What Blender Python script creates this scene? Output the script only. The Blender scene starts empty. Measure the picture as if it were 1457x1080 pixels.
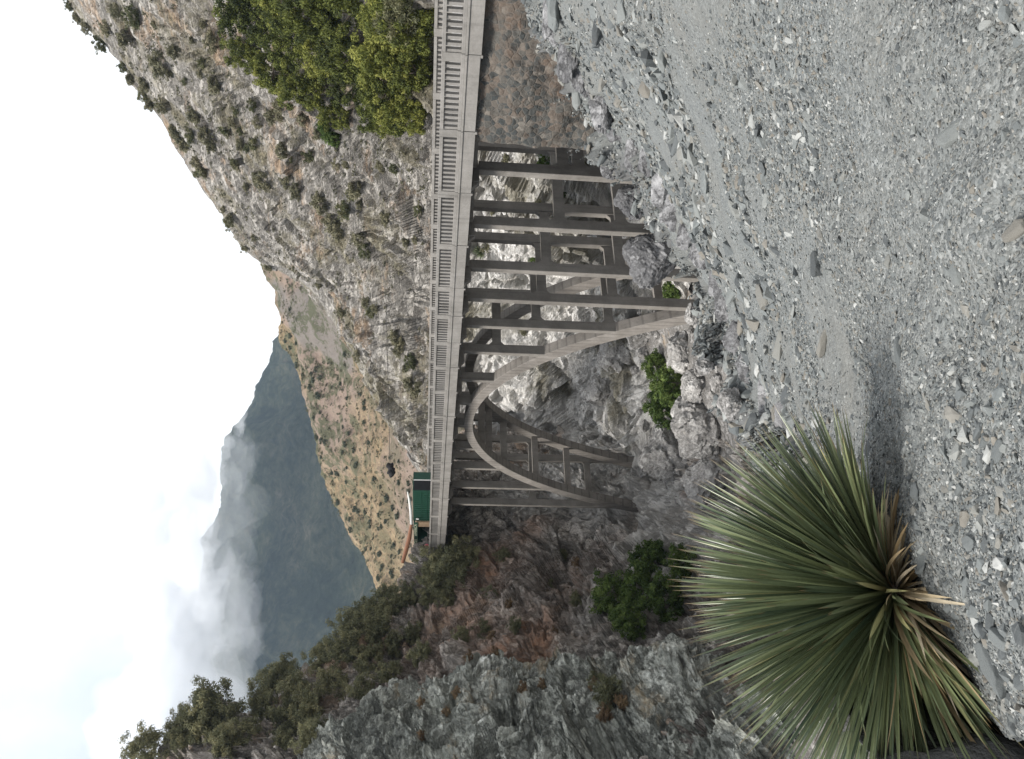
import bpy, bmesh, math, random
import numpy as np
from mathutils import Vector, Matrix
from mathutils.bvhtree import BVHTree
random.seed(7); RNG = np.random.default_rng(7)
sc = bpy.context.scene
COL = sc.collection
PI = math.pi

# ------------------------------------------------------------------ camera
F = 1160.0                      # focal length in photo pixels (photo 1457 x 1080, taken with the phone turned)
PITCH, ROLL, EYE = math.atan(106/1160), 0.034, Vector((0, 0, 1.6))
fw = Vector((0, math.cos(PITCH), -math.sin(PITCH)))
up0 = Vector((0, math.sin(PITCH), math.cos(PITCH)))
r0 = Vector((1, 0, 0))
rv = math.cos(ROLL)*r0 + math.sin(ROLL)*up0
dv = -(math.cos(ROLL)*up0 - math.sin(ROLL)*r0)
cam_d = bpy.data.cameras.new('camera')
cam = bpy.data.objects.new('camera', cam_d); COL.objects.link(cam)
m = Matrix.Identity(4)
for i, ax in enumerate((dv, rv, -fw)):
    for j in range(3): m[j][i] = ax[j]
m.translation = EYE
cam.matrix_world = m
cam_d.sensor_fit = 'HORIZONTAL'; cam_d.sensor_width = 36; cam_d.lens = 36*F/1457
cam_d.clip_start = 0.05; cam_d.clip_end = 20000
sc.camera = cam

def ray(px, py): return fw + rv*((540-py)/F) + dv*((px-728.5)/F)
def U(px, py, d): return EYE + ray(px, py)*d
def Uz(px, py, zr):
    r = ray(px, py); return EYE + r*(zr/r.z)
def project(p):
    q = Vector(p)-EYE; d = q.dot(fw)
    return 728.5+F*q.dot(dv)/d, 540-F*q.dot(rv)/d, d

# ------------------------------------------------------------------ noise (numpy)
def _h(ix, iy, iz, s=0):
    n = (ix*374761393 + iy*668265263 + iz*1274126177 + s*362437) & 0xffffffff
    n = ((n ^ (n >> 13))*1274126177) & 0xffffffff
    n = ((n ^ (n >> 16))*2246822519) & 0xffffffff
    return ((n ^ (n >> 15)) & 0xffffff)/float(0xffffff)
def vnoise(p, s=0):
    i = np.floor(p).astype(np.int64); f = p-i; w = f*f*f*(f*(f*6-15)+10)
    o = 0
    for dx in (0, 1):
        for dy in (0, 1):
            for dz in (0, 1):
                h = _h(i[..., 0]+dx, i[..., 1]+dy, i[..., 2]+dz, s)
                o = o + h*(w[..., 0] if dx else 1-w[..., 0])*(w[..., 1] if dy else 1-w[..., 1])*(w[..., 2] if dz else 1-w[..., 2])
    return o*2-1
def fbm(p, oct=4, s=0, gain=.5):
    o, a = 0, 1.0
    for k in range(oct):
        o = o+a*vnoise(p*(2.03**k)+k*17.3, s+k); a *= gain
    return o
def ridged(p, oct=4, s=0):
    o, a = 0, 1.0
    for k in range(oct):
        o = o+a*(1-np.abs(vnoise(p*(2.1**k)+k*9.1, s+k))*2); a *= .5
    return o
def cells(p, s=0):              # random value of the nearest cell + distance between the nearest two
    i = np.floor(p).astype(np.int64)
    b1 = np.full(p.shape[:-1], 9.0); b2 = b1.copy(); val = np.zeros(p.shape[:-1])
    for dx in (-1, 0, 1):
        for dy in (-1, 0, 1):
            for dz in (-1, 0, 1):
                c = i+np.array((dx, dy, dz))
                q = np.stack([c[..., k]+_h(c[..., 0], c[..., 1], c[..., 2], s+k+1) for k in range(3)], -1)
                d = np.sqrt(((q-p)**2).sum(-1))
                v = _h(c[..., 0], c[..., 1], c[..., 2], s+9)
                b2 = np.where(d < b1, b1, np.minimum(b2, d))
                val = np.where(d < b1, v, val); b1 = np.minimum(b1, d)
    return val, b2-b1

def facets(p, s=0):             # a randomly tilted plane in every cell: fractured rock
    i = np.floor(p).astype(np.int64); b1 = np.full(p.shape[:-1], 9.0); h = np.zeros(p.shape[:-1]); e2 = b1.copy()
    for dx in (-1, 0, 1):
        for dy in (-1, 0, 1):
            for dz in (-1, 0, 1):
                c = i+np.array((dx, dy, dz))
                o = p-np.stack([c[..., k]+_h(c[..., 0], c[..., 1], c[..., 2], s+k+1) for k in range(3)], -1)
                d = np.sqrt((o**2).sum(-1))
                tl = sum(o[..., k]*(_h(c[..., 0], c[..., 1], c[..., 2], s+11+k)-.5) for k in range(3))
                v = 1.7*tl+.55*(_h(c[..., 0], c[..., 1], c[..., 2], s+9)-.5)
                e2 = np.where(d < b1, b1, np.minimum(e2, d)); h = np.where(d < b1, v, h); b1 = np.minimum(b1, d)
    return h, e2-b1

# ------------------------------------------------------------------ mesh helpers
def mesh_np(name, V, Fq, mat=None, smooth=False, tint=None, parent=None, extra=None, link=True):
    V = np.asarray(V, dtype=np.float32).reshape(-1, 3); Fq = np.asarray(Fq, dtype=np.int32)
    n = Fq.shape[1]
    me = bpy.data.meshes.new(name)
    me.vertices.add(len(V)); me.vertices.foreach_set('co', V.ravel())
    me.loops.add(Fq.size); me.loops.foreach_set('vertex_index', Fq.ravel())
    me.polygons.add(len(Fq))
    me.polygons.foreach_set('loop_start', np.arange(len(Fq), dtype=np.int32)*n)
    me.polygons.foreach_set('use_smooth', np.full(len(Fq), smooth))
    me.update(calc_edges=True); me.validate()
    for nm, arr in ([('tint', tint)] if tint is not None else [])+list((extra or {}).items()):
        a = me.attributes.new(nm, 'FLOAT', 'POINT'); a.data.foreach_set('value', np.asarray(arr, dtype=np.float32).ravel())
    if mat: me.materials.append(mat)
    ob = bpy.data.objects.new(name, me)
    if link: COL.objects.link(ob)
    if parent: ob.parent = parent
    return ob
def tag(o, label=None, cat=None, group=None, kind=None):
    if label: o['label'] = label
    if cat: o['category'] = cat
    if group: o['group'] = group
    if kind: o['kind'] = kind
    return o
def empty(name, loc=(0, 0, 0), rz=0, label=None, cat=None, group=None):
    o = bpy.data.objects.new(name, None); COL.objects.link(o); o.empty_display_size = .3
    o.location = loc; o.rotation_euler = (0, 0, rz)
    return tag(o, label, cat, group)
class MB:                       # collects boxes, prisms and tubes into one mesh
    def __init__(s): s.v = []; s.f = []
    def hexa(s, c):             # 8 corners: bottom ring 0-3, top ring 4-7
        b = len(s.v); s.v += [tuple(x) for x in c]
        s.f += [tuple(b+i for i in q) for q in ((3, 2, 1, 0), (4, 5, 6, 7), (0, 1, 5, 4), (1, 2, 6, 5), (2, 3, 7, 6), (3, 0, 4, 7))]
    def box(s, x0, x1, y0, y1, z0, z1):
        s.hexa([(x0, y0, z0), (x1, y0, z0), (x1, y1, z0), (x0, y1, z0), (x0, y0, z1), (x1, y0, z1), (x1, y1, z1), (x0, y1, z1)])
    def tube(s, pts, rad, n=8):
        pts = [Vector(p) for p in pts]; b = len(s.v)
        if not isinstance(rad, (list, tuple)): rad = [rad]*len(pts)
        for i, p in enumerate(pts):
            t = (pts[min(i+1, len(pts)-1)]-pts[max(i-1, 0)]).normalized()
            a = t.cross(Vector((0.31, 0.2, 0.93))).normalized(); c = t.cross(a)
            for k in range(n):
                an = 2*PI*k/n; s.v.append(tuple(p+(a*math.cos(an)+c*math.sin(an))*rad[i]))
        for i in range(len(pts)-1):
            for k in range(n):
                s.f.append((b+i*n+k, b+i*n+(k+1) % n, b+(i+1)*n+(k+1) % n, b+(i+1)*n+k))
        s.f.append(tuple(b+k for k in range(n))[::-1]); s.f.append(tuple(b+(len(pts)-1)*n+k for k in range(n)))
    def build(s, name, mat, parent=None, smooth=False, bevel=0):
        me = bpy.data.meshes.new(name); me.from_pydata(s.v, [], s.f); me.update()
        bm = bmesh.new(); bm.from_mesh(me); bmesh.ops.recalc_face_normals(bm, faces=bm.faces)
        if bevel: bmesh.ops.bevel(bm, geom=list(bm.edges), offset=bevel, segments=1, affect='EDGES')
        bm.to_mesh(me); bm.free()
        if smooth:
            for p in me.polygons: p.use_smooth = True
        me.materials.append(mat)
        o = bpy.data.objects.new(name, me); COL.objects.link(o); o.parent = parent
        return o
def copy_tree(o, parent=None):
    c = o.copy(); COL.objects.link(c)
    if parent: c.parent = parent
    for ch in list(o.children): copy_tree(ch, c)
    return c

# ------------------------------------------------------------------ materials
class NT:
    def __init__(s, name):
        s.m = bpy.data.materials.new(name); s.m.use_nodes = True
        s.t = s.m.node_tree; s.t.nodes.clear()
        s.out = s.n('ShaderNodeOutputMaterial')
    def n(s, ty, **kw):
        o = s.t.nodes.new(ty)
        for k, v in kw.items():
            if hasattr(o, k) and k not in o.inputs: setattr(o, k, v)
            else: o.inputs[k].default_value = v
        return o
    def l(s, a, b): s.t.links.new(a, b)
    def pos(s, scale=(1, 1, 1), rot=(0, 0, 0), obj=False):
        if obj: g = s.n('ShaderNodeTexCoord').outputs['Object']
        else: g = s.n('ShaderNodeNewGeometry').outputs['Position']
        mp = s.n('ShaderNodeMapping'); mp.inputs['Scale'].default_value = scale; mp.inputs['Rotation'].default_value = rot
        s.l(g, mp.inputs['Vector']); return mp.outputs['Vector']
    def noise(s, vec, scale, detail=6, rough=.6, dist=0):
        o = s.n('ShaderNodeTexNoise'); o.inputs['Scale'].default_value = scale; o.inputs['Detail'].default_value = detail
        o.inputs['Roughness'].default_value = rough; o.inputs['Distortion'].default_value = dist
        s.l(vec, o.inputs['Vector']); return o.outputs['Fac']
    def voro(s, vec, scale, feature='F1', out='Distance', rnd=1):
        o = s.n('ShaderNodeTexVoronoi'); o.feature = feature; o.inputs['Scale'].default_value = scale
        o.inputs['Randomness'].default_value = rnd
        s.l(vec, o.inputs['Vector']); return o.outputs[out]
    def ramp(s, fac, stops, interp='LINEAR'):
        o = s.n('ShaderNodeValToRGB'); o.color_ramp.interpolation = interp
        e = o.color_ramp.elements
        while len(e) < len(stops): e.new(.5)
        for i, (p, c) in enumerate(stops):
            e[i].position = p
            e[i].color = (c, c, c, 1) if not isinstance(c, (tuple, list)) else (c[0], c[1], c[2], 1)
        s.l(fac, o.inputs['Fac']); return o.outputs['Color']
    def mix(s, fac, a, b, mode='MIX'):
        o = s.n('ShaderNodeMix'); o.data_type = 'RGBA'; o.blend_type = mode
        for v, k in ((fac, 0), (a, 6), (b, 7)):
            if isinstance(v, (int, float)): o.inputs[k].default_value = v
            elif isinstance(v, (tuple, list)): o.inputs[k].default_value = (v[0], v[1], v[2], 1)
            else: s.l(v, o.inputs[k])
        return o.outputs[2]
    def math(s, op, a, b=None, clamp=False):
        o = s.n('ShaderNodeMath'); o.operation = op; o.use_clamp = clamp
        for i, v in enumerate((a, b)):
            if v is None: continue
            if isinstance(v, (int, float)): o.inputs[i].default_value = v
            else: s.l(v, o.inputs[i])
        return o.outputs[0]
    def attr(s, name):
        o = s.n('ShaderNodeAttribute'); o.attribute_name = name; return o.outputs['Fac']
    def bsdf(s, col, rough=.9, bump=None, bstr=.5, bdist=.1, spec=.3, metal=0, transl=0):
        b = s.n('ShaderNodeBsdfPrincipled'); b.inputs['Roughness'].default_value = rough
        b.inputs['Specular IOR Level'].default_value = spec; b.inputs['Metallic'].default_value = metal
        if isinstance(col, (tuple, list)): b.inputs['Base Color'].default_value = (col[0], col[1], col[2], 1)
        else: s.l(col, b.inputs['Base Color'])
        if bump is not None:
            o = s.n('ShaderNodeBump'); o.inputs['Strength'].default_value = bstr; o.inputs['Distance'].default_value = bdist
            s.l(bump, o.inputs['Height']); s.l(o.outputs['Normal'], b.inputs['Normal'])
        sh = b.outputs[0]
        if transl:
            t = s.n('ShaderNodeBsdfTranslucent')
            if isinstance(col, (tuple, list)): t.inputs['Color'].default_value = (col[0], col[1], col[2], 1)
            else: s.l(col, t.inputs['Color'])
            mx = s.n('ShaderNodeMixShader'); mx.inputs[0].default_value = transl
            s.l(sh, mx.inputs[1]); s.l(t.outputs[0], mx.inputs[2]); sh = mx.outputs[0]
        s.l(sh, s.out.inputs['Surface']); return s.m

def rock_mat(name, pale, mid, dark, warm, sc_=1.0, warm_lo=.55, stretch=(1, 1, 1), rot=(0, 0, 0), bstr=.8, red=None, bdist=.3, brush=None, lo=.0, pale_attr=False):
    t = NT(name)
    p = t.pos(stretch, rot); q = t.pos()
    n1 = t.noise(p, .10*sc_, 8, .68, .3); n2 = t.noise(p, .55*sc_, 9, .76, .15); n3 = t.noise(p, 2.6*sc_, 7, .78, .1)
    a = t.math('ADD', t.math('MULTIPLY', n1, .30), t.math('ADD', t.math('MULTIPLY', n2, .42), t.math('MULTIPLY', n3, .28)))
    c = t.ramp(a, [(.385+lo, dark), (.455+lo, tuple(.5*x+.5*y for x, y in zip(dark, mid))), (.50+lo, mid), (.57+lo, pale), (.68+lo, tuple(min(.8, x*1.15) for x in pale))])
    w = t.ramp(t.noise(p, .11*sc_, 8, .75, .2), [(warm_lo, 0.0), (warm_lo+.1, .85)])
    c = t.mix(w, c, t.mix(n3, warm, tuple(x*1.5 for x in warm)), 'MIX')
    cr = t.ramp(t.math('ABSOLUTE', t.math('SUBTRACT', n2, .5)), [(0, .30), (.022, 1.0)])
    cr2 = t.ramp(t.math('ABSOLUTE', t.math('SUBTRACT', n3, .48)), [(0, .5), (.03, 1.0)])
    c = t.mix(.7, c, cr, 'MULTIPLY'); c = t.mix(.6, c, cr2, 'MULTIPLY')
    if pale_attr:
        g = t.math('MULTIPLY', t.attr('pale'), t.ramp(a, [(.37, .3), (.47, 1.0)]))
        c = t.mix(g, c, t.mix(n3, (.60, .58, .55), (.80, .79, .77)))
    if brush is not None:
        c = t.mix(t.ramp(t.noise(q, .07, 8, .72, .3), [(.50, 0.0), (.60, .75)]), c, t.mix(n3, tuple(x*.5 for x in brush), tuple(x*1.5 for x in brush)))
    if red is not None:
        r = t.math('MULTIPLY', t.attr('red'), t.ramp(n2, [(.38, .1), (.58, .9)]))
        c = t.mix(r, c, t.mix(n3, tuple(x*.45 for x in red), tuple(x*1.5 for x in red)))
    h = t.math('ADD', n2, t.math('ADD', t.math('MULTIPLY', n3, .55), t.math('MULTIPLY', t.math('MINIMUM', t.math('ABSOLUTE', t.math('SUBTRACT', n2, .5)), .03), 6.0)))
    return t.bsdf(c, .92, h, bstr, bdist, .2)

M = {}
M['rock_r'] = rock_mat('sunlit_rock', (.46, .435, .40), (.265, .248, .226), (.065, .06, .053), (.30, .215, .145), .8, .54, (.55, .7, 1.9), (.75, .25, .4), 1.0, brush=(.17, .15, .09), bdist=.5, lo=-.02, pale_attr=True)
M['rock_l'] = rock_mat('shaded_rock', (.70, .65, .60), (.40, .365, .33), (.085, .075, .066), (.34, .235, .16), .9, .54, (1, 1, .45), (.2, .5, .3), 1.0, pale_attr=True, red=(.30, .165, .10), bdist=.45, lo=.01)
M['rock_b'] = rock_mat('buttress_rock', (.74, .755, .70), (.43, .445, .40), (.085, .092, .085), (.34, .26, .16), 1.0, .56, (1, .45, 1.3), (.5, .6, .2), 1.0, bdist=.4, lo=.015)
M['boulder'] = rock_mat('boulder_rock', (.56, .55, .535), (.36, .35, .34), (.13, .125, .12), (.33, .26, .20), 1.6, .62, bdist=.12)
M['bed'] = rock_mat('gorge_bed', (.42, .41, .40), (.26, .25, .24), (.10, .095, .09), (.28, .22, .16), 1.8, .56, bdist=.2)

def gravel_mat():
    t = NT('gravel')
    q = t.pos()
    e = t.attr('edge')
    n = t.noise(q, .35, 6, .6); n2 = t.noise(q, 14, 4, .7)
    vc = t.n('ShaderNodeTexVoronoi'); vc.inputs['Scale'].default_value = 42; t.l(q, vc.inputs['Vector'])
    vd = t.n('ShaderNodeTexVoronoi'); vd.inputs['Scale'].default_value = 110; t.l(q, vd.inputs['Vector'])
    sep = t.n('ShaderNodeSeparateColor'); t.l(vc.outputs['Color'], sep.inputs[0])
    sep2 = t.n('ShaderNodeSeparateColor'); t.l(vd.outputs['Color'], sep2.inputs[0])
    c1 = t.ramp(sep.outputs[0], [(0, (.095, .10, .102)), (.5, (.18, .187, .185)), (.9, (.24, .247, .243)), (1, (.40, .40, .39))])
    c2 = t.ramp(sep2.outputs[0], [(0, (.115, .117, .113)), (.5, (.182, .185, .178)), (1, (.32, .318, .31))])
    c = t.mix(t.ramp(n2, [(.4, 0.0), (.6, 1.0)]), c2, c1)
    sand = t.mix(n2, (.165, .157, .142), (.235, .226, .208))
    c = t.mix(t.ramp(n, [(.46, 0.0), (.66, .6)]), c, sand)
    edge = t.mix(t.noise(t.pos((1, 1, .4), (.3, .4, 0)), .8, 8, .7), (.055, .055, .058), (.23, .225, .22))
    c = t.mix(e, c, edge)
    c = t.mix(1.0, c, (.84, .87, .88), 'MULTIPLY')
    h = t.math('ADD', t.math('MULTIPLY', vc.outputs['Distance'], -.6), t.math('ADD', t.math('MULTIPLY', vd.outputs['Distance'], -.3), t.math('MULTIPLY', n2, .6)))
    return t.bsdf(c, .95, h, .7, .02, .2)
M['gravel'] = gravel_mat()
def stone_mat():
    t = NT('stones')
    q = t.pos(obj=True); tt = t.attr('tint')
    oi = t.n('ShaderNodeObjectInfo').outputs['Random']
    f = t.math('FRACT', t.math('ADD', tt, oi))
    c = t.ramp(f, [(0, (.07, .076, .08)), (.2, (.12, .13, .135)), (.45, (.175, .188, .19)), (.65, (.22, .23, .226)), (.78, (.20, .182, .158)), (.9, (.27, .28, .275)), (1, (.46, .46, .45))])
    n = t.noise(q, 22, 6, .7, .4); w = t.noise(t.pos((1, 3, 1), (.4, .3, .9), obj=True), 7, 5, .7, 1.0)
    c = t.mix(.55, c, t.ramp(n, [(.3, .55), (.7, 1.25)]), 'MULTIPLY')
    c = t.mix(t.ramp(w, [(.6, 0.0), (.68, .35)]), c, (.42, .42, .41))
    c = t.mix(1.0, c, (.86, .87, .86), 'MULTIPLY')
    return t.bsdf(c, .85, n, .5, .01, .3)
M['stone'] = stone_mat()
def concrete(name, base, stain, scale=1.0, board=False):
    t = NT(name)
    q = t.pos(obj=True)
    n = t.noise(q, .7*scale, 8, .65); n2 = t.noise(q, 9*scale, 5, .7)
    streak = t.noise(t.pos((2.2, 2.2, .18), obj=True), 1.2, 6, .65)
    c = t.mix(t.ramp(n, [(.35, 0.0), (.7, 1.0)]), base, stain)
    c = t.mix(.5, c, t.ramp(streak, [(.33, .5), (.45, .95), (.65, 1.08)]), 'MULTIPLY')
    blot = t.noise(q, .28, 7, .75); c = t.mix(.5, c, t.ramp(blot, [(.38, .62), (.52, 1.0)]), 'MULTIPLY')
    c = t.mix(.35, c, t.ramp(n2, [(.3, .7), (.7, 1.2)]), 'MULTIPLY')
    h = n2
    if board:
        w = t.n('ShaderNodeTexWave'); w.wave_type = 'BANDS'; w.bands_direction = 'Y'
        w.inputs['Scale'].default_value = .62; w.inputs['Distortion'].default_value = .5; w.inputs['Detail'].default_value = 2
        t.l(q, w.inputs['Vector'])
        c = t.mix(.55, c, t.ramp(w.outputs['Fac'], [(0, .45), (.12, 1.0)]), 'MULTIPLY')
        h = t.math('ADD', n2, w.outputs['Fac'])
    return t.bsdf(c, .9, h, .3, .03, .25)
M['concrete'] = concrete('concrete', (.27, .258, .243), (.20, .19, .176))
M['column'] = concrete('column_concrete', (.25, .234, .214), (.175, .162, .146))
M['arch'] = concrete('arch_concrete', (.275, .255, .235), (.195, .178, .16), board=True)
M['road'] = concrete('road_concrete', (.30, .29, .28), (.22, .21, .2))
def masonry():
    t = NT('masonry')
    q = t.pos((1, 1, 1.15)); wob = t.noise(q, 1.5, 3)
    va = t.n('ShaderNodeVectorMath'); va.operation = 'ADD'
    cx = t.n('ShaderNodeCombineXYZ'); s_ = t.math('MULTIPLY', wob, .25); t.l(s_, cx.inputs[0]); t.l(s_, cx.inputs[2])
    t.l(q, va.inputs[0]); t.l(cx.outputs[0], va.inputs[1]); p = va.outputs[0]
    ed = t.voro(p, 2.5, 'DISTANCE_TO_EDGE'); vc = t.n('ShaderNodeTexVoronoi'); vc.inputs['Scale'].default_value = 2.5; t.l(p, vc.inputs['Vector'])
    sep = t.n('ShaderNodeSeparateColor'); t.l(vc.outputs['Color'], sep.inputs[0])
    c = t.ramp(sep.outputs[0], [(0, (.05, .055, .055)), (.35, (.085, .085, .08)), (.6, (.105, .097, .086)), (.85, (.125, .102, .085)), (1, (.17, .158, .14))])
    big = t.noise(q, .22, 6, .7, .5); c = t.mix(t.ramp(big, [(.50, 0.0), (.62, .6)]), c, (.155, .10, .07))
    n8 = t.noise(q, 7, 7, .75)
    c = t.mix(.6, c, t.ramp(n8, [(.3, .5), (.7, 1.4)]), 'MULTIPLY')
    mo = t.math('MULTIPLY', t.ramp(ed, [(.03, .75), (.09, 0.0)]), t.ramp(t.noise(q, .9, 5, .7), [(.35, .2), (.6, 1.0)]))
    c = t.mix(mo, c, t.mix(big, (.12, .108, .095), (.17, .145, .125)))
    h = t.math('ADD', t.math('MINIMUM', ed, .15), t.math('MULTIPLY', n8, .3))
    return t.bsdf(c, .95, h, .8, .2, .2)
M['masonry'] = masonry()
def leaf_mat(name, a, b, c_, transl=.25, rand=.35):
    t = NT(name)
    oi = t.n('ShaderNodeObjectInfo').outputs['Random']
    f = t.math('ADD', t.attr('tint'), t.math('MULTIPLY', t.math('SUBTRACT', oi, .5), rand), True)
    c = t.ramp(f, [(0.05, a), (.5, b), (.95, c_)])
    return t.bsdf(c, .75, spec=.25, transl=transl)
M['leaf_oak'] = leaf_mat('green_leaves', (.032, .042, .014), (.115, .135, .03), (.26, .265, .065), .3, .5)
M['leaf_shrub'] = leaf_mat('grey_green_leaves', (.095, .098, .062), (.19, .182, .115), (.29, .265, .175), .3)
M['leaf_dark'] = leaf_mat('dark_green_leaves', (.055, .066, .032), (.115, .125, .062), (.19, .18, .095), .3)
M['leaf_left'] = leaf_mat('chaparral_leaves', (.08, .088, .05), (.165, .168, .095), (.28, .26, .14), .3)
M['leaf_bright'] = leaf_mat('bright_leaves', (.03, .052, .013), (.085, .135, .034), (.19, .25, .075), .35)
M['leaf_far'] = leaf_mat('far_leaves', (.04, .052, .034), (.075, .088, .058), (.12, .125, .085), .1)
M['bark'] = NT('bark').bsdf((.12, .10, .08), .95)
M['twig'] = NT('twig').bsdf((.20, .18, .155), .95)
def yucca_mat():
    t = NT('yucca_leaf'); tt = t.attr('tint'); al = t.attr('along')
    c = t.ramp(tt, [(0, (.042, .068, .043)), (.4, (.105, .132, .070)), (.8, (.185, .215, .105)), (1, (.31, .29, .14))])
    st = t.noise(t.pos((60, 60, 60), obj=True), 1, 2)
    c = t.mix(.3, c, t.ramp(st, [(.3, .7), (.7, 1.25)]), 'MULTIPLY')
    c = t.mix(t.ramp(al, [(.92, 0.0), (.985, 1.0)]), c, (.17, .115, .06))
    return t.bsdf(c, .34, spec=.6, transl=.12)
M['yucca'] = yucca_mat()
t = NT('dry_leaf'); M['dry'] = t.bsdf(t.ramp(t.attr('tint'), [(0, (.22, .155, .08)), (.5, (.40, .32, .20)), (1, (.55, .48, .36))]), .8, spec=.2, transl=.15)
def far_mountain():
    t = NT('forested_mountain'); q = t.pos()
    n = t.noise(q, .0045, 10, .7, .5); n2 = t.noise(q, .045, 8, .78); n3 = t.noise(t.pos((1, 1, .35)), .02, 6, .7, .8)
    a = t.math('ADD', t.math('MULTIPLY', n, .4), t.math('ADD', t.math('MULTIPLY', n2, .4), t.math('MULTIPLY', n3, .2)))
    c = t.ramp(a, [(.40, (.006, .010, .007)), (.47, (.022, .030, .020)), (.53, (.05, .056, .036)), (.58, (.085, .08, .058)), (.65, (.17, .145, .12))])
    return t.bsdf(c, 1, n2, 1.0, 18, .05)
M['mountain'] = far_mountain()
def tan_mat():
    t = NT('tan_hill_soil'); q = t.pos()
    n = t.noise(q, .05, 9, .72, .3); n2 = t.noise(q, .22, 8, .78); n3 = t.noise(q, .9, 4, .7)
    c = t.ramp(n2, [(.36, (.10, .085, .06)), (.47, (.235, .175, .11)), (.56, (.34, .26, .165)), (.66, (.44, .36, .25))])
    pink = t.ramp(t.noise(q, .012, 4, .6), [(.42, 0.0), (.56, .85)])
    c = t.mix(pink, c, t.mix(n3, (.21, .165, .14), (.32, .245, .205)))
    talus = t.attr('red')
    c = t.mix(talus, c, t.mix(n3, (.165, .145, .13), (.235, .21, .19)))
    veg = t.math('MULTIPLY', t.ramp(t.math('ADD', t.math('MULTIPLY', n, .5), t.math('MULTIPLY', n2, .5)), [(.485, 0.0), (.525, .9)]), t.attr('veg'))
    c = t.mix(veg, c, t.mix(n3, (.05, .058, .036), (.13, .13, .08)))
    return t.bsdf(c, 1, t.math('ADD', n2, t.math('MULTIPLY', n3, .3)), .9, 2.0, .1)
M['tan'] = tan_mat()
def painted(name, col, rough=.5):
    t = NT(name); q = t.pos(obj=True)
    return t.bsdf(t.mix(.5, col, t.ramp(t.noise(q, 2.5, 6, .7), [(.3, .6), (.7, 1.2)]), 'MULTIPLY'), rough, spec=.4)
M['green_paint'] = painted('green_paint', (.008, .048, .03)); M['white_paint'] = painted('white_paint', (.75, .74, .72))
M['black'] = painted('black_cloth_and_shade', (.014, .014, .016), .9); M['wood'] = painted('timber', (.36, .25, .16), .8)  # black serves the bundle's cloth and the shade panels in the openings
M['rust'] = painted('rust_paint', (.36, .17, .10), .8); M['sign'] = painted('sign_green', (.015, .07, .04), .6)
M['letter'] = NT('lettering').bsdf((.72, .74, .55), .6); M['cable'] = NT('steel_cable').bsdf((.06, .06, .06), .6, metal=.3)
M['water'] = NT('stream_water').bsdf((.10, .10, .075), .06, spec=.5)
M['pink'] = painted('pink_cloth', (.65, .12, .16), .9); M['skin'] = NT('skin').bsdf((.42, .25, .18), .6); M['denim'] = painted('denim', (.04, .06, .11), .9); M['hair'] = NT('hair').bsdf((.03, .02, .015), .7)

# ------------------------------------------------------------------ terrain patches
def cr(P, n):                    # Catmull-Rom resample of an array (k, ...) to n rows
    P = np.asarray(P, float); k = len(P)
    t = np.linspace(0, k-1, n); i = np.clip(t.astype(int), 0, k-2); f = (t-i)
    f = f.reshape((-1,)+(1,)*(P.ndim-1))
    ext = np.concatenate([[2*P[0]-P[1]], P, [2*P[-1]-P[-2]]])
    a, b, c, d = ext[i], ext[i+1], ext[i+2], ext[i+3]
    return .5*(2*b+(c-a)*f+(2*a-5*b+4*c-d)*f*f+(3*b-a-3*c+d)*f**3)
def grid_normals(V):
    du = np.gradient(V, axis=1); dw = np.gradient(V, axis=0)
    n = np.cross(du, dw); return n/(np.linalg.norm(n, axis=-1, keepdims=True)+1e-9)
def patch(name, rows, nr, nc, mat, disp, kind='structure', smooth=True, label=None, extra=None, hfloor=None):
    P = np.array([[tuple(v) for v in r] for r in rows], float)
    V = cr(P, nr); V = np.swapaxes(cr(np.swapaxes(V, 0, 1), nc), 0, 1)
    N = grid_normals(V)
    c = np.array(EYE); flip = np.sign(((c-V)*N).sum(-1).mean()); N = N*flip
    if disp is not None:
        D = disp(V, N); V = V+D
    idx = np.arange(nr*nc).reshape(nr, nc)
    q = np.stack([idx[:-1, :-1], idx[:-1, 1:], idx[1:, 1:], idx[1:, :-1]], -1).reshape(-1, 4)
    if flip < 0: q = q[:, ::-1]
    ex = extra(V) if extra else None
    o = mesh_np(name, V, q, mat, smooth, extra=ex)
    tag(o, label, kind=kind); return o, V
def rockdisp(amp, f, cellamp=0, cf=.3, fine=.15, stretch=(1, 1, .6), seed=0, rot=.5):
    ca, sa = math.cos(rot), math.sin(rot)
    R = np.array([[ca, 0, sa], [0, 1, 0], [-sa, 0, ca]])
    def d(V, N):
        p = (V@R.T)*np.array(stretch)
        h = amp*(.6*fbm(p*f, 4, seed)+.35*(ridged(p*f*1.7, 4, seed+5)-1))
        if cellamp:
            w = p+.35/cf*np.stack([fbm(p*cf*1.3, 2, seed+70+k) for k in range(3)], -1)
            for k, (fm, am) in enumerate(((1, 1.0), (2.3, .62), (5.1, .36), (11, .17))):
                hh, ee = facets(w*cf*fm+k*7.7, seed+20+17*k)
                h = h+cellamp*am*(hh-.12*np.exp(-(ee/.08)**2))
        h = h+fine*fbm(p*f*9, 4, seed+50, .6)
        return N*h[..., None]
    return d

def rows_py(st): return [[U(px, py, d) for px, d in pts] for py, pts in st]
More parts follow.
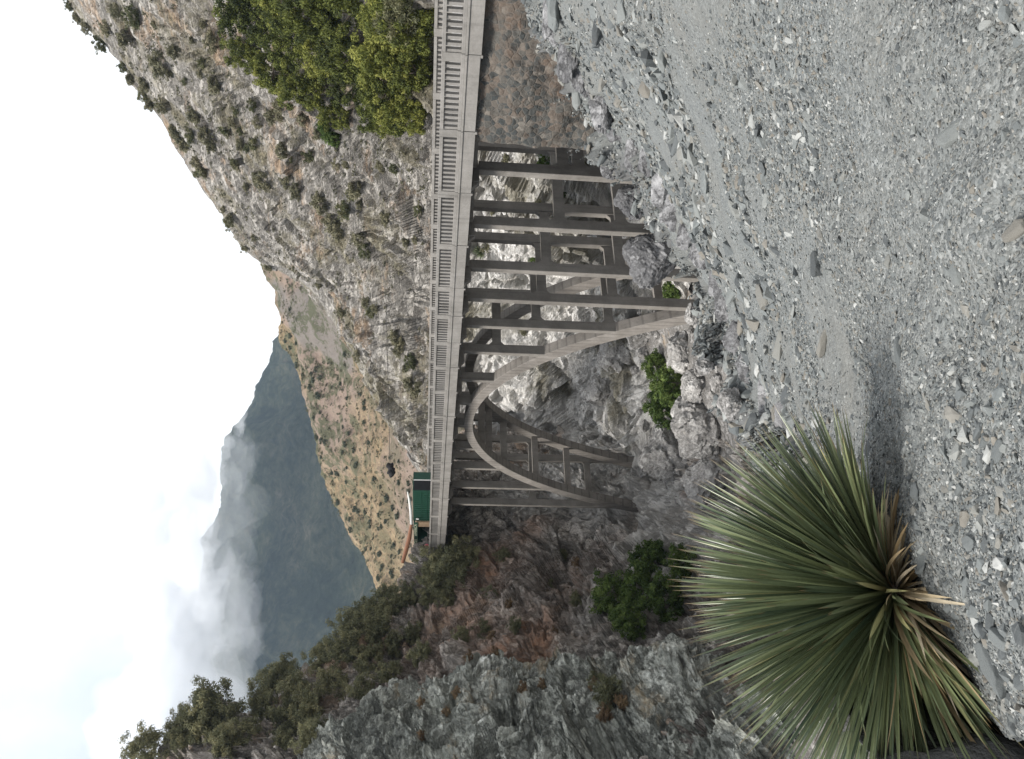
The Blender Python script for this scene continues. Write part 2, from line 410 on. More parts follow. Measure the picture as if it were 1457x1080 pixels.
# right-hand rocky mountainside, behind the bridge and down into the gorge
R_rows = rows_py([
 (-420, [(-330, 200), (0, 140), (350, 95), (600, 66), (720, 60), (850, 56), (1000, 54)]),
 (-200, [(-40, 185), (120, 135), (380, 92), (600, 66), (720, 60), (850, 57), (1000, 55)]),
 (0,   [(108, 170), (250, 125), (430, 90), (610, 68), (720, 63), (850, 60), (1000, 58)]),
 (150, [(219, 172), (340, 132), (460, 102), (610, 77), (720, 70), (850, 66), (1000, 64)]),
 (300, [(316, 182), (420, 152), (520, 122), (615, 94), (740, 84), (860, 78), (1000, 74)]),
 (360, [(360, 190), (455, 160), (538, 130), (617, 101), (750, 92), (870, 84), (1000, 77)]),
 (420, [(447, 205), (500, 168), (560, 138), (620, 110), (760, 98), (880, 88), (1000, 80)]),
 (500, [(507, 195), (540, 168), (580, 142), (625, 120), (760, 106), (880, 94), (1000, 84)]),
 (580, [(563, 185), (580, 167), (600, 152), (630, 130), (760, 114), (880, 98), (1000, 86)]),
 (660, [(612, 175), (620, 165), (628, 155), (645, 140), (760, 122), (880, 105), (1000, 88)]),
 (780, [(650, 172), (660, 165), (670, 158), (690, 148), (790, 128), (900, 110), (1000, 92)])])
R_rows = [[r[0]+Vector((8, 70, -28))]+r for r in R_rows]
R_d0 = rockdisp(6.5, .03, 2.7, .12, .35, (.7, .6, 1.5), seed=3, rot=.7)
def R_disp(V, N): return R_d0(V, N)*np.clip((np.arange(V.shape[1])-70)/130, .3, 1)[None, :, None]
R_obj, R_V = patch('rocky_mountainside', R_rows, 680, 600, M['rock_r'], R_disp, smooth=False, extra=lambda V: {'pale': np.clip((1.0-V[..., 2]+3*vnoise(V*.1, 6))/5, 0, 1)})  # white gorge granite, lightened further in its colour to stand in for sunlight
# tan hill with chaparral
T_rows = rows_py([
 (300, [(372, 430), (440, 360), (540, 280), (680, 210)]), (360, [(378, 440), (440, 370), (540, 290), (680, 215)]),
 (420, [(396, 450), (450, 375), (545, 295), (680, 220)]), (480, [(405, 460), (460, 380), (550, 300), (680, 225)]),
 (520, [(427, 455), (480, 380), (560, 300), (680, 225)]), (560, [(445, 450), (490, 378), (565, 300), (680, 225)]),
 (640, [(468, 445), (510, 375), (575, 298), (690, 220)]), (730, [(494, 435), (530, 370), (590, 292), (690, 215)]),
 (800, [(516, 425), (550, 360), (605, 285), (700, 210)]), (860, [(543, 415), (575, 350), (620, 280), (710, 205)]),
 (950, [(600, 400), (625, 345), (660, 275), (730, 205)])])
T_rows = [[r[0]+Vector((0, 120, -50))]+r for r in T_rows]
def tan_extra(V):
    c1 = np.array(U(440, 455, 400)); c2 = np.array(U(470, 490, 375)); c3 = np.array(U(420, 425, 425))
    d = np.min([np.linalg.norm((V-c)*np.array((1, .55, 1.0)), axis=-1)/s for c, s in ((c1, 17), (c2, 15), (c3, 12))], 0)
    d = d+.25*vnoise(V*.08, 3)
    W = V.reshape(-1, 3)
    q = W-np.array(EYE); dd = q@np.array(fw); px = 728.5+F*(q@np.array(dv))/dd
    veg = np.clip(1.15-(px-470)/170, .25, 1).reshape(V.shape[:2])
    return {'red': np.clip((1.1-d)*4, 0, 1), 'veg': veg}
T_obj, T_V = patch('tan_hill', T_rows, 300, 220, M['tan'], rockdisp(8, .016, 0, .1, .8, (1, 1, 1), seed=11), extra=tan_extra)
# far forested mountain
F_rows = rows_py([
 (300, [(470, 2300), (520, 1900), (600, 1500), (700, 1000)]), (400, [(440, 2300), (490, 1900), (580, 1500), (700, 1000)]),
 (486, [(403, 2350), (460, 1900), (560, 1500), (700, 1000)]), (540, [(375, 2350), (440, 1900), (550, 1450), (700, 1000)]),
 (600, [(344, 2350), (420, 1900), (540, 1450), (700, 1000)]), (660, [(310, 2350), (400, 1900), (530, 1450), (700, 1000)]),
 (740, [(294, 2350), (390, 1900), (520, 1400), (700, 980)]), (830, [(276, 2300), (380, 1850), (510, 1400), (700, 960)]),
 (900, [(262, 2250), (370, 1800), (510, 1350), (700, 950)]), (980, [(250, 2250), (360, 1800), (500, 1350), (700, 950)]),
 (1120, [(240, 2200), (350, 1750), (500, 1300), (700, 950)]), (1320, [(230, 2200), (350, 1700), (500, 1300), (700, 950)])])
F_rows = [[r[0]+Vector((0, 500, -200))]+r for r in F_rows]
def fdisp(V, N):
    p = V*np.array((1, .7, .5)); h = 70*(ridged(p*.0026, 4, 2)-1)+13*fbm(p*.011, 4, 8)+8*np.abs(fbm(p*.05, 3, 9))
    return N*h[..., None]*.62
F_obj, F_V = patch('forested_mountain', F_rows, 420, 300, M['mountain'], fdisp)
# left-hand cliff
L_rows = rows_py([
 (600, [(670, 140), (730, 126), (830, 112), (925, 100), (1000, 84), (1090, 66)]),
 (655, [(645, 124), (720, 114), (830, 108), (925, 101.5), (990, 84), (1090, 64)]),
 (730, [(635, 114), (700, 108), (800, 104), (905, 99), (980, 83), (1090, 61)]),
 (790, [(606, 113), (660, 107), (760, 100), (862, 93.5), (962, 80), (1090, 59)]),
 (860, [(562, 112), (640, 102), (740, 94), (840, 86), (945, 74), (1090, 56)]),
 (920, [(470, 108), (580, 96), (700, 87), (820, 79), (930, 69), (1090, 53)]),
 (1000, [(352, 104), (480, 91), (620, 81), (780, 73), (920, 63), (1090, 49)]),
 (1080, [(222, 100), (400, 85), (560, 75), (740, 67), (900, 58), (1090, 45)]),
 (1320, [(30, 95), (280, 72), (500, 60), (720, 52), (900, 45), (1090, 36)])])
L_rows = [[r[0]+Vector((-10, 30, -18))]+r for r in L_rows]
def left_extra(V):
    cs = [(U(690, 880, 90), 13), (U(640, 860, 100), 9), (U(720, 930, 84), 9), (U(650, 900, 96), 10), (U(985, 690, 82), 3.2), (U(745, 745, 101), 4), (U(790, 820, 93), 4), (U(700, 800, 102), 4.5)]
    d = np.min([np.linalg.norm(V-np.array(c), axis=-1)/s for c, s in cs], 0)
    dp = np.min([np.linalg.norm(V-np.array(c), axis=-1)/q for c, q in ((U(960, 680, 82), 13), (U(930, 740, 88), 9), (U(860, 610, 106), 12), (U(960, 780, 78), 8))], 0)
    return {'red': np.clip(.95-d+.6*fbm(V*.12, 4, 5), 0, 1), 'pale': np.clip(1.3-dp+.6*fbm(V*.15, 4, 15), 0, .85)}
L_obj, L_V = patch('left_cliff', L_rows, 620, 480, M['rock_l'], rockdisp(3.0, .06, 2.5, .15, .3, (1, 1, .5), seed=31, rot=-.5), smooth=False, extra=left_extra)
# near rock buttress on the left
B_rows = [[U(*p) for p in r] for r in [
 [(330, 1140, 84), (330, 1150, 74), (330, 1220, 64), (330, 1320, 56), (330, 1480, 48)],
 [(455, 1070, 84), (450, 1082, 74), (450, 1150, 64), (455, 1250, 55), (460, 1420, 46)],
 [(540, 1000, 84), (545, 1015, 73), (560, 1080, 63), (580, 1180, 54), (600, 1380, 45)],
 [(605, 958, 84), (613, 972, 72), (640, 1050, 61), (660, 1160, 52), (680, 1360, 43)],
 [(665, 940, 82), (675, 956, 70), (710, 1040, 59), (740, 1160, 50), (760, 1360, 41)],
 [(765, 945, 80), (770, 963, 68), (790, 1045, 57), (810, 1160, 48), (820, 1360, 39)],
 [(875, 930, 72), (880, 948, 62), (890, 1040, 52), (900, 1160, 44), (910, 1360, 36)],
 [(1000, 945, 64), (1000, 962, 54), (1005, 1040, 46), (1010, 1160, 39), (1010, 1360, 32)],
 [(1130, 975, 54), (1125, 990, 45), (1120, 1060, 39), (1120, 1160, 34), (1120, 1360, 28)]]]
B_obj, B_V = patch('rock_buttress', B_rows, 460, 440, M['rock_b'], rockdisp(1.8, .1, 1.7, .2, .16, (1, .5, 1.1), seed=51, rot=.7), smooth=False)
# gorge floor
G_rows = [[Vector((x, y, -21.5-5.0*min(1, max(0, (6-x)/14)))) for x in np.linspace(-60, 45, 8)] for y in np.linspace(20, 120, 8)]
def gdisp(V, N):
    h = .9*fbm(V*.12, 4, 61)+.5*cells(V*.45, 62)[0]; return np.stack([0*h, 0*h, h], -1)
G_obj, G_V = patch('gorge_floor', G_rows, 240, 240, M['bed'], gdisp)
# foreground talus / gravel bank
FG = [
 (-420, [(2300, -1.5), (1457, -1.5), (1250, -1.6), (1050, -1.8), (900, -2.1), (820, -2.3), (770, -2.5), (745, -2.6)]),
 (-180, [(2300, -1.5), (1457, -1.55), (1250, -1.65), (1050, -1.9), (900, -2.4), (815, -2.8), (768, -3.2), (748, -3.4)]),
 (0,   [(2300, -1.5), (1457, -1.6), (1250, -1.75), (1050, -2.1), (900, -2.7), (825, -3.3), (785, -3.8), (763, -4.2)]),
 (100, [(2300, -1.5), (1457, -1.6), (1250, -1.8), (1060, -2.4), (940, -3.4), (870, -4.6), (830, -5.6), (812, -6.1)]),
 (200, [(2300, -1.5), (1457, -1.6), (1250, -1.9), (1080, -2.7), (980, -4.2), (920, -6.0), (893, -7.2), (878, -7.9)]),
 (310, [(2300, -1.5), (1457, -1.6), (1260, -1.92), (1110, -2.8), (1030, -4.4), (980, -6.6), (957, -8.2), (946, -9.0)]),
 (410, [(2300, -1.5), (1457, -1.6), (1280, -1.95), (1150, -2.9), (1080, -4.6), (1040, -7.0), (1018, -8.8), (1008, -9.6)]),
 (520, [(2300, -1.5), (1457, -1.6), (1300, -1.9), (1190, -2.7), (1120, -4.2), (1078, -6.5), (1058, -8.0), (1050, -8.6)]),
 (600, [(2300, -1.5), (1457, -1.6), (1320, -1.8), (1220, -2.4), (1160, -3.4), (1125, -5.0), (1108, -6.2), (1100, -6.8)]),
 (700, [(2300, -1.5), (1457, -1.6), (1350, -1.75), (1270, -2.0), (1222, -2.3), (1200, -2.6), (1186, -2.9), (1178, -3.1)]),
 (800, [(2300, -1.5), (1457, -1.6), (1390, -1.65), (1335, -1.78), (1298, -1.95), (1275, -2.1), (1260, -2.25), (1250, -2.4)]),
 (900, [(2300, -1.5), (1480, -1.6), (1430, -1.63), (1395, -1.7), (1365, -1.84), (1345, -1.96), (1330, -2.08), (1320, -2.2)]),
 (1040, [(2300, -1.5), (1560, -1.6), (1510, -1.65), (1475, -1.75), (1452, -1.85), (1436, -1.95), (1425, -2.05), (1416, -2.15)]),
 (1260, [(2600, -1.5), (1900, -1.6), (1800, -1.66), (1730, -1.75), (1690, -1.83), (1665, -1.92), (1650, -2.0), (1640, -2.1)])]
FG_rows = []
for py, pts in FG:
    r = [Uz(px, py, z) for px, z in pts]
    o = Vector((-.75, .66, 0)); e = r[-1]; k = 1.0 if py < 620 else .45
    r = [Vector((r[0].x*1.6, r[0].y-4, .1))]+r
    r += [e+o*.5*k+Vector((0, 0, -.9*k)), e+o*1.5*k+Vector((0, 0, -3.5*k)), Vector((e.x, e.y, -24))+o*5]
    FG_rows.append(r)
n_ = len(FG_rows[0])
FG_rows = [[p+Vector((45*(1-.55*i/n_), -6*(1-i/n_), .8)) for i, p in enumerate(FG_rows[0])], [p+Vector((9*(1-.3*i/n_), -2*(1-i/n_), .2)) for i, p in enumerate(FG_rows[0])]]+FG_rows
FG_rows += [[p+Vector((-3.0, -3.0, -.2)) for p in FG_rows[-1]], [p+Vector((-14, -22, -1.5)) for p in FG_rows[-1]]]
NR, NC = 640, 520
def fgdisp(V, N):
    d = np.linalg.norm(V-np.array(EYE), axis=-1)
    j = np.linspace(0, len(FG_rows[0])-1, V.shape[1])[None, :]
    big = np.clip(d/18, .12, 1.2)
    e = np.clip((j-6.2)/1.5, 0, 1)
    v, ed = cells(V*.8, 71); v2, ed2 = cells(V*2.6, 72)
    h = .30*big*fbm(V*.35, 4, 73)*(.35+e)+.05*fbm(V*1.6, 4, 74)+.012*fbm(V*9, 3, 75)
    h = h+e*(1.1*facets(V*np.array((.45, .45, 1.0)), 171)[0]+.5*facets(V*1.2, 172)[0]+.2*(v2-.5))*np.clip(d/20, .06, 1)
    return np.stack([-.5*e*h, 0*h, h], -1)
def fgextra(V):
    j = np.linspace(0, len(FG_rows[0])-1, V.shape[1])[None, :]
    e = np.clip((j-7.35+.9*fbm(V*.35, 3, 77))/.7, 0, 1)
    return {'edge': e}
FG_obj, FG_V = patch('gravel_bank', FG_rows, NR, NC, M['gravel'], fgdisp, extra=fgextra)
# stream
wm = MB(); wv = [Uz(x, y, -21.75) for x, y in ((1040, 560), (1050, 620), (1075, 660), (1130, 690), (1160, 640), (1130, 590), (1080, 555))]
wm.v = [tuple(v) for v in wv]; wm.f = [tuple(range(len(wv)))]
tag(wm.build('stream', M['water']), kind='structure')

DG = None
def bvh_of(o):
    return BVHTree.FromObject(o, DG)
bpy.context.view_layer.update(); DG = bpy.context.evaluated_depsgraph_get()
BV = {k: bvh_of(o) for k, o in (('R', R_obj), ('T', T_obj), ('L', L_obj), ('B', B_obj), ('G', G_obj), ('FG', FG_obj))}
def hit(px, py, which='RTLBGF'):
    r = ray(px, py).normalized(); best = None
    for k, b in BV.items():
        if k[0] not in which: continue
        h = b.ray_cast(EYE, r)
        if h[0] is not None and (best is None or h[3] < best[3]): best = h
    return best

exec_parts = []
# ------------------------------------------------------------------ bridge
VPu = -175.0
ax_img = ray(598.0, 540-(VPu-540)); a_ = Vector((ax_img.x, ax_img.y, 0)).normalized()      # along the deck, away from us
T_ = Vector((a_.y, -a_.x, 0))                                                              # across the deck, away from us
Q0 = U(622, 350, 55.0); RZ = math.atan2(T_.y, T_.x)
BASE = Vector((Q0.x, Q0.y, 0))
def loc(p): q = Vector(p)-BASE; return Vector((q.dot(T_), q.dot(a_), q.z))
def wor(t, s, z): return BASE+T_*t+a_*s+Vector((0, 0, z))
def onP(px, py, t=0.0):          # (s, z) where the pixel's ray meets the vertical plane t metres behind the near face
    r = ray(px, py); n = T_; q = BASE+T_*t
    k = (q-EYE).dot(n)/r.dot(n); l = loc(EYE+r*k); return l.y, l.z
br = empty('arch_bridge', BASE, RZ, 'long grey concrete arch bridge on tall columns spanning the rocky gorge', 'bridge')
W = 9.6; SUP = .066              # deck width and cross fall
ztop = onP(622, 350)[1]; zb = ztop-2.0
joints_py = [-330, -200, -60, 76, 186, 274, 349, 410, 450, 488, 523, 558, 593, 627, 659, 684, 710, 735, 760, 790]
JS = [onP(640, y)[0] for y in joints_py]
def sl(t): return SUP*t
def pbox(mb, t0, t1, s0, s1, z0, z1, tilt=True):
    k0, k1 = (sl(t0), sl(t1)) if tilt else (0, 0)
    mb.hexa([(t0, s0, z0+k0), (t1, s0, z0+k1), (t1, s1, z0+k1), (t0, s1, z0+k0), (t0, s0, z1+k0), (t1, s0, z1+k1), (t1, s1, z1+k1), (t0, s1, z1+k0)])
d = MB(); pbox(d, .45, W-.45, JS[0], JS[-1], zb+.55, zb+.95); d.build('deck', M['road'], br)
for side in (0, 1):
    for i in range(len(JS)-1):
        s0, s1 = JS[i], JS[i+1]
        f = MB(); g = MB()
        def b(mb, t0, t1, *a):
            if side: t0, t1 = W-t1, W-t0
            pbox(mb, t0, t1, *a)
        st = .012*(i % 2)
        b(f, .0+st, .5, s0+.02, s1-.02, zb-.02*(i % 3), zb+.68); b(f, -.06+st, .5, s0+.02, s1-.02, zb+.683, zb+.80); b(f, .02+st, .48, s0+.02, s1-.02, zb+.803, zb+1.0)
        b(f, -.03, .5, s0-.02, s0+.16, zb-.12, zb-.003)
        f.build('edge_beam', M['concrete'], br, bevel=.012)
        b(g, .08, .42, s0+.01, s0+.55, zb+1.003, zb+2.02)                  # post
        b(g, .06, .44, s0+.553, s1-.02, zb+1.83, zb+2.0)                   # top rail
        n = max(5, int(round((s1-s0)/.42)))
        L = (s1-.02-s0-.553)/n
        for k in range(n):
            y = s0+.553+(k+.62)*L
            b(g, .14, .36, y, y+L*.45, zb+1.003, zb+1.827)
        g.build('railing_panel', M['concrete'], br)
# arch ribs
tr = [(998, 450), (950, 461), (900, 472), (850, 486), (800, 502), (750, 520), (715, 540), (690, 560), (672, 580), (665, 600), (670, 620), (683, 641), (700, 656), (724, 673), (760, 687), (792, 701), (851, 715), (905, 726)]
sz = np.array([onP(x, y, 1.5) for x, y in tr])
co = np.polyfit(sz[:, 0], sz[:, 1], 4); arch = np.poly1d(co); s_a, s_b = sz[0, 0], sz[-1, 0]
WC = 6.0; T0 = 1.5
def rib(t0, t1, nm):
    ss = np.linspace(s_a-.4, s_b+.4, 60); mb = MB(); sm = (s_a+s_b)/2; ring = []
    for s in ss:
        sl_ = arch.deriv()(s); nz = 1/math.hypot(1, sl_); ny = -sl_*nz
        th = .42+.22*(abs(s-sm)/(s_b-sm))**1.3
        z = float(arch(s))
        ring.append([(t0, s+ny*th, z+nz*th), (t1, s+ny*th, z+nz*th), (t1, s-ny*th, z-nz*th), (t0, s-ny*th, z-nz*th)])
    for r in ring: mb.v += r
    for i in range(len(ring)-1):
        for k in range(4): mb.f.append((i*4+k, i*4+(k+1) % 4, i*4+4+(k+1) % 4, i*4+4+k))
    mb.f += [(0, 1, 2, 3), tuple(len(mb.v)-4+k for k in (3, 2, 1, 0))]
    return mb.build(nm, M['arch'], br, bevel=.03)
rib(T0, T0+.95, 'arch_rib'); rib(T0+WC, T0+WC+.95, 'arch_rib')
# columns: image y of the near column near its head, image x of its foot (or the arch), strut levels (image x), width between rows
bents = [(246, 880, (802, 825), 7.6, 0), (323, 985, (797, 886), 7.6, 0), (385, 1010, (778, 885), WC, 0), (428, 1000, (771, 874), WC, 0),
         (466, None, (763, 868), WC, 1), (503, None, (706,), WC, 1), (543, None, (), WC, 1), (576, None, (), WC, 1), (608, None, (), WC, 1), (640, None, (), WC, 1), (668, None, (716,), WC, 1), (695, None, (757,), WC, 1), (719, 905, (757, 838), WC, 0)]
for (y, foot, levels, wc, onarch) in bents:
    s = onP(680, y, T0)[0]; hs = .19 if onarch else .22
    ztp = zb-.55
    for t in (T0, T0+wc):
        zf = float(arch(s))+.38 if onarch else onP(foot, y+18, T0)[1]-1.5
        if zf < ztp+sl(t)-.15:
            m_ = MB(); m_.hexa([(t-.0, s-hs*1.12, zf), (t+.9, s-hs*1.12, zf), (t+.9, s+hs*1.12, zf), (t-.0, s+hs*1.12, zf),
                     (t+.04, s-hs, ztp+sl(t)), (t+.86, s-hs, ztp+sl(t)), (t+.86, s+hs, ztp+sl(t)), (t+.04, s+hs, ztp+sl(t))])
            m_.build('column', M['column'], br, bevel=.03)
    for lx in levels:
        z = onP(lx, y+6, T0)[1]
        st = MB(); h = .37
        st.box(T0+.9, T0+wc, s-.16, s+.16, z-h, z+h)
        for (tt, sg) in ((T0+.9, 1), (T0+wc, -1)):                          # haunches
            for zz, sz_ in ((z+h, 1), (z-h, -1)):
                b0 = len(st.v); st.v += [(tt, s-.158, zz), (tt+.28*sg, s-.158, zz), (tt, s-.158, zz+.28*sz_), (tt, s+.158, zz), (tt+.28*sg, s+.158, zz), (tt, s+.158, zz+.28*sz_)]
                st.f += [(b0, b0+1, b0+2), (b0+3, b0+5, b0+4), (b0+1, b0+4, b0+5, b0+2), (b0, b0+2, b0+5, b0+3), (b0, b0+3, b0+4, b0+1)]
        st.build('strut', M['column'], br)
    fb = MB(); pbox(fb, .55, W-.55, s-.2, s+.2, zb-.56, zb+.545)
    fb.hexa([(.05, s-.15, zb-.06), (.55, s-.15, zb-.5), (.55, s+.15, zb-.5), (.05, s+.15, zb-.06), (.05, s-.15, zb-.03), (.55, s-.15, zb-.0), (.55, s+.15, zb-.0), (.05, s+.15, zb-.03)])
    fb.build('floor_beam', M['column'], br)
# cross struts between the ribs, seen through the left half of the arch
for x, y in ((712, 645), (740, 655), (800, 690), (850, 705), (930, 462)):
    s = onP(x, y, T0)[0]; z = float(arch(s)); st = MB()
    st.box(T0+.95, T0+WC, s-.2, s+.2, z-.4, z+.3); st.build('strut', M['arch'], br)
gm = MB()
for t in (T0+.2, T0+WC+.2): pbox(gm, t, t+.5, JS[0], JS[-1], zb-.45, zb+.548)
gm.build('girder', M['column'], br)
# masonry abutment wall under the near end
sw = onP(760, 203, .5)[0]; s_far = JS[0]
ns, nz = 420, 220
S = np.linspace(s_far, sw, ns); Z = np.linspace(-16, zb-.02, nz)
pts = np.array([[tuple(wor(.35, s, z)) for s in S] for z in Z])
v, ed = cells(pts*np.array((2.4, 2.4, 2.7))+.35*np.stack([vnoise(pts*1.1, 85+k) for k in range(3)], -1), 81)
Nn = np.array(T_)
pts = pts-Nn*(.025*np.minimum(ed, .25)/.25+.05*(v-.5)+.28*fbm(pts*.45, 4, 83))[..., None]
back = np.array([[tuple(wor(8.5, s, z)) for s in (s_far, sw)] for z in (-16, zb-.02)]).reshape(-1, 3)
idx = np.arange(ns*nz).reshape(nz, ns)
q = np.stack([idx[:-1, :-1], idx[1:, :-1], idx[1:, 1:], idx[:-1, 1:]], -1).reshape(-1, 4)[:, ::-1]
b0 = ns*nz; q = np.concatenate([q, [[idx[0, -1], b0+1, b0+3, idx[-1, -1]], [idx[0, 0], idx[-1, 0], b0+2, b0], [b0, b0+2, b0+3, b0+1]]])
wl = mesh_np('masonry_wall', np.concatenate([pts.reshape(-1, 3), back]), q, M['masonry'], True)
tag(wl, 'rough rubble stone abutment wall under the near end of the bridge', 'wall')

# ------------------------------------------------------------------ hut and container on the far end of the deck
def deckz(t): return zb+.95+sl(t)
def group_at(name, t, py, label, cat):
    s = onP(610, py, t)[0]; return empty(name, wor(t, s, deckz(t)), RZ, label, cat), s
def sy(py, t): return onP(600, py, t)[0]
ct, s0 = group_at('shipping_container', 3.2, 690, 'dark green shipping container with one end half open beside the bridge railing', 'container')
s1 = sy(741, 3.2)-s0; Hc = onP(587.5, 715, 3.2)[1]-deckz(3.2)
mb = MB(); so = sy(698, 3.2)-s0
mb.box(0, 2.4, so, s1, 0, Hc)
n = 16
for k in range(n):
    y0 = so+(s1-so)*(k+.15)/n; mb.box(-.05, -.002, y0, y0+(s1-so)/n*.55, .15, Hc-.15)
mb.build('body', M['green_paint'], ct)
k_ = MB(); k_.box(.06, 1.28, so-.03, so-.003, 0.06, Hc-.12); k_.build('interior_shade', M['black'], ct)  # black panel on the end face stands for the shade inside
k_ = MB()
for zz in (.6, 1.25, 1.95): k_.box(-.09, -.053, so+.05, s1-.05, zz, zz+.05)
k_.build('lock_bars', M['green_paint'], ct)
k_ = MB(); k_.box(1.285, 1.40, so-.08, so-.004, .02, Hc-.05); k_.build('white_post', M['white_paint'], ct)
k_ = MB(); k_.box(1.405, 2.36, so-.06, so-.004, 0.05, Hc-.15); k_.build('end_door', M['green_paint'], ct)
k_ = MB(); k_.tube([(-.1, s1-.9, Hc-.55), (-.16, s1-.9, Hc-.55)], .2, 14); k_.build('round_sign', M['white_paint'], ct)
hut, h0 = group_at('kiosk', 3.0, 743, 'small green timber kiosk with dark hatch and lettered sign by the far bridge end', 'kiosk')
h1 = sy(782, 3.0)-h0; Hh = onP(589, 765, 3.0)[1]-deckz(3.0)
mb = MB(); ha, hb = (sy(750, 3.0)-h0), (sy(768, 3.0)-h0)
mb.box(0, 2.2, hb, h1, 0, Hh-.35); mb.box(0, 2.2, ha, hb-.002, 0, .9); mb.box(2.1, 2.2, ha, hb-.002, .903, Hh-.35); mb.box(0, 2.2, 0, h1, Hh-.1, Hh)
n = 10
for k in range(n): mb.box(-.04, -.002, hb+(h1-hb)*(k+.2)/n, hb+(h1-hb)*(k+.7)/n, .05, Hh-.4)
mb.build('body', M['green_paint'], hut)
k_ = MB(); k_.box(0.0, .3, .05, ha-.1, 0, Hh-.35); k_.build('post', M['wood'], hut)
k_ = MB(); k_.box(1.9, 2.09, ha+.02, hb-.02, .92, Hh-.37); k_.build('hatch', M['black'], hut)  # black panel at the back paints the shade inside the opening
k_ = MB(); k_.box(-.10, -.045, .0, h1, Hh-.52, Hh-.02); sg = k_.build('sign', M['sign'], hut)
for word, yc in (('BUNGEE', .25), ('AMERICA', .75)):
    cu = bpy.data.curves.new('lettering', 'FONT'); cu.body = word; cu.size = .62; cu.align_x = 'CENTER'; cu.align_y = 'CENTER'; cu.extrude = .01
    lt = bpy.data.objects.new('lettering', cu); COL.objects.link(lt)
    bpy.context.view_layer.update(); DG = bpy.context.evaluated_depsgraph_get()
    me = bpy.data.meshes.new_from_object(lt.evaluated_get(DG)); bpy.data.objects.remove(lt)
    lt = bpy.data.objects.new('lettering', me); COL.objects.link(lt); me.materials.clear(); me.materials.append(M['letter'])
    lt.parent = sg; wdt = max(v.co.x for v in me.vertices)-min(v.co.x for v in me.vertices); k = min(1.6, (h1/2-.2)/wdt)
    # read from the near side: the text runs along -s there
    lt.matrix_local = Matrix(((0, 0, -1, -.13), (-k, 0, 0, h1*(1-yc)), (0, .8, 0, Hh-.27), (0, 0, 0, 1)))
pole = MB(); pp = [U(580, 700, 104), U(582.5, 712, 105), U(584.5, 727, 106), U(585.5, 745, 107.5), U(582.5, 765, 109), U(578, 782, 110), U(573, 800, 111)]
pl = empty('bent_boom', pp[-1]-Vector((0, 0, 0)), 0, 'long curved boom, half white and half rust brown, above the green kiosk', 'boom')
def rel(ps, o): return [p-o for p in ps]
q_ = MB(); q_.tube(rel(pp[:4], pp[-1]), [.08, .16, .2, .2]); q_.build('white_section', M['white_paint'], pl)
q_ = MB(); q_.tube(rel(pp[3:], pp[-1]), [.19, .3, .3, .24]); q_.build('rusty_section', M['rust'], pl)
# steel cable with a dark bundle hanging from it
cb = MB(); c0, c1 = U(548, 380, 150), U(555, 660, 118)
e0 = U(552, 900, 112)
pts_ = [U(540+15*((i/20)), 300+360*i/20, 165-47*i/20) for i in range(21)]
pts_ = [c0.lerp(c1, i/10) for i in range(-3, 11)]+[c1.lerp(e0, i/8) for i in range(1, 9)]
cb.tube(pts_[:14], .035, 6)
tag(cb.build('steel_cable', M['cable']), 'thin dark steel cable stretched across the hillside above the bridge', 'cable')
bun = MB(); u = c1
bb = bmesh.new(); bmesh.ops.create_icosphere(bb, subdivisions=4, radius=1)
for v_ in bb.verts:
    p = v_.co; n_ = .18*math.sin(p.x*5+p.z*4)+.12*math.sin(p.y*7+1)
    w_ = 1-.35*math.exp(-((p.x+.1)/.3)**2)
    v_.co = Vector((p.x*.95, p.y*.5*w_, p.z*(.62*w_)+(.18 if p.x > .3 else 0)-.1))*(1+n_)
me = bpy.data.meshes.new('hanging_bundle'); bb.to_mesh(me); bb.free(); me.materials.append(M['black'])
o = bpy.data.objects.new('hanging_bundle', me); COL.objects.link(o); o.location = U(555.5, 668, 118)
tag(o, 'dark lumpy bundle hanging on the steel cable above the green container', 'bundle')

# ------------------------------------------------------------------ vegetation templates
def leaves_np(centers, per, spread, size, rng, tone, flat=.75, elong=1.6):
    n = len(centers)*per
    c = np.repeat(centers, per, 0); off = rng.normal(size=(n, 3)); off /= np.linalg.norm(off, axis=1, keepdims=True)+1e-9
    off *= (rng.random((n, 1))**.5)*spread; off[:, 2] *= flat
    p = c+off
    nrm = off/spread+rng.normal(size=(n, 3))*.6+np.array((0, 0, .4)); nrm /= np.linalg.norm(nrm, axis=1, keepdims=True)
    a = np.cross(nrm, rng.normal(size=(n, 3))); a /= np.linalg.norm(a, axis=1, keepdims=True); b = np.cross(nrm, a)
    s = size*(.6+.8*rng.random((n, 1)))
    V = np.stack([p-a*s*elong*.5, p+b*s*.32, p+a*s*elong*.5, p-b*s*.32], 1).reshape(-1, 3)
    tn = np.repeat(np.clip(np.repeat(tone, per)+rng.normal(size=n)*.13, 0, 1), 4)
    return V, np.arange(n*4).reshape(-1, 4), tn
def crown_np(seed, rx, rz, nclump, per, spread, size, base=.25, hollow=.55, elong=1.6):
    rng = np.random.default_rng(seed)
    d = rng.normal(size=(nclump, 3)); d /= np.linalg.norm(d, axis=1, keepdims=True)
    rad = hollow+(1-hollow)*rng.random((nclump, 1))
    lob = 1+.42*vnoise(d*2.3+seed*3.7, seed)[:, None]
    c = d*rad*lob*np.array((rx, rx, rz)); c[:, 2] += rz*(1-base)
    c = c[c[:, 2] > .02*rz]
    tone = np.clip(.5+.16*rng.normal(size=len(c)), .05, .95)
    return leaves_np(c, per, spread, size, rng, tone, elong=elong)
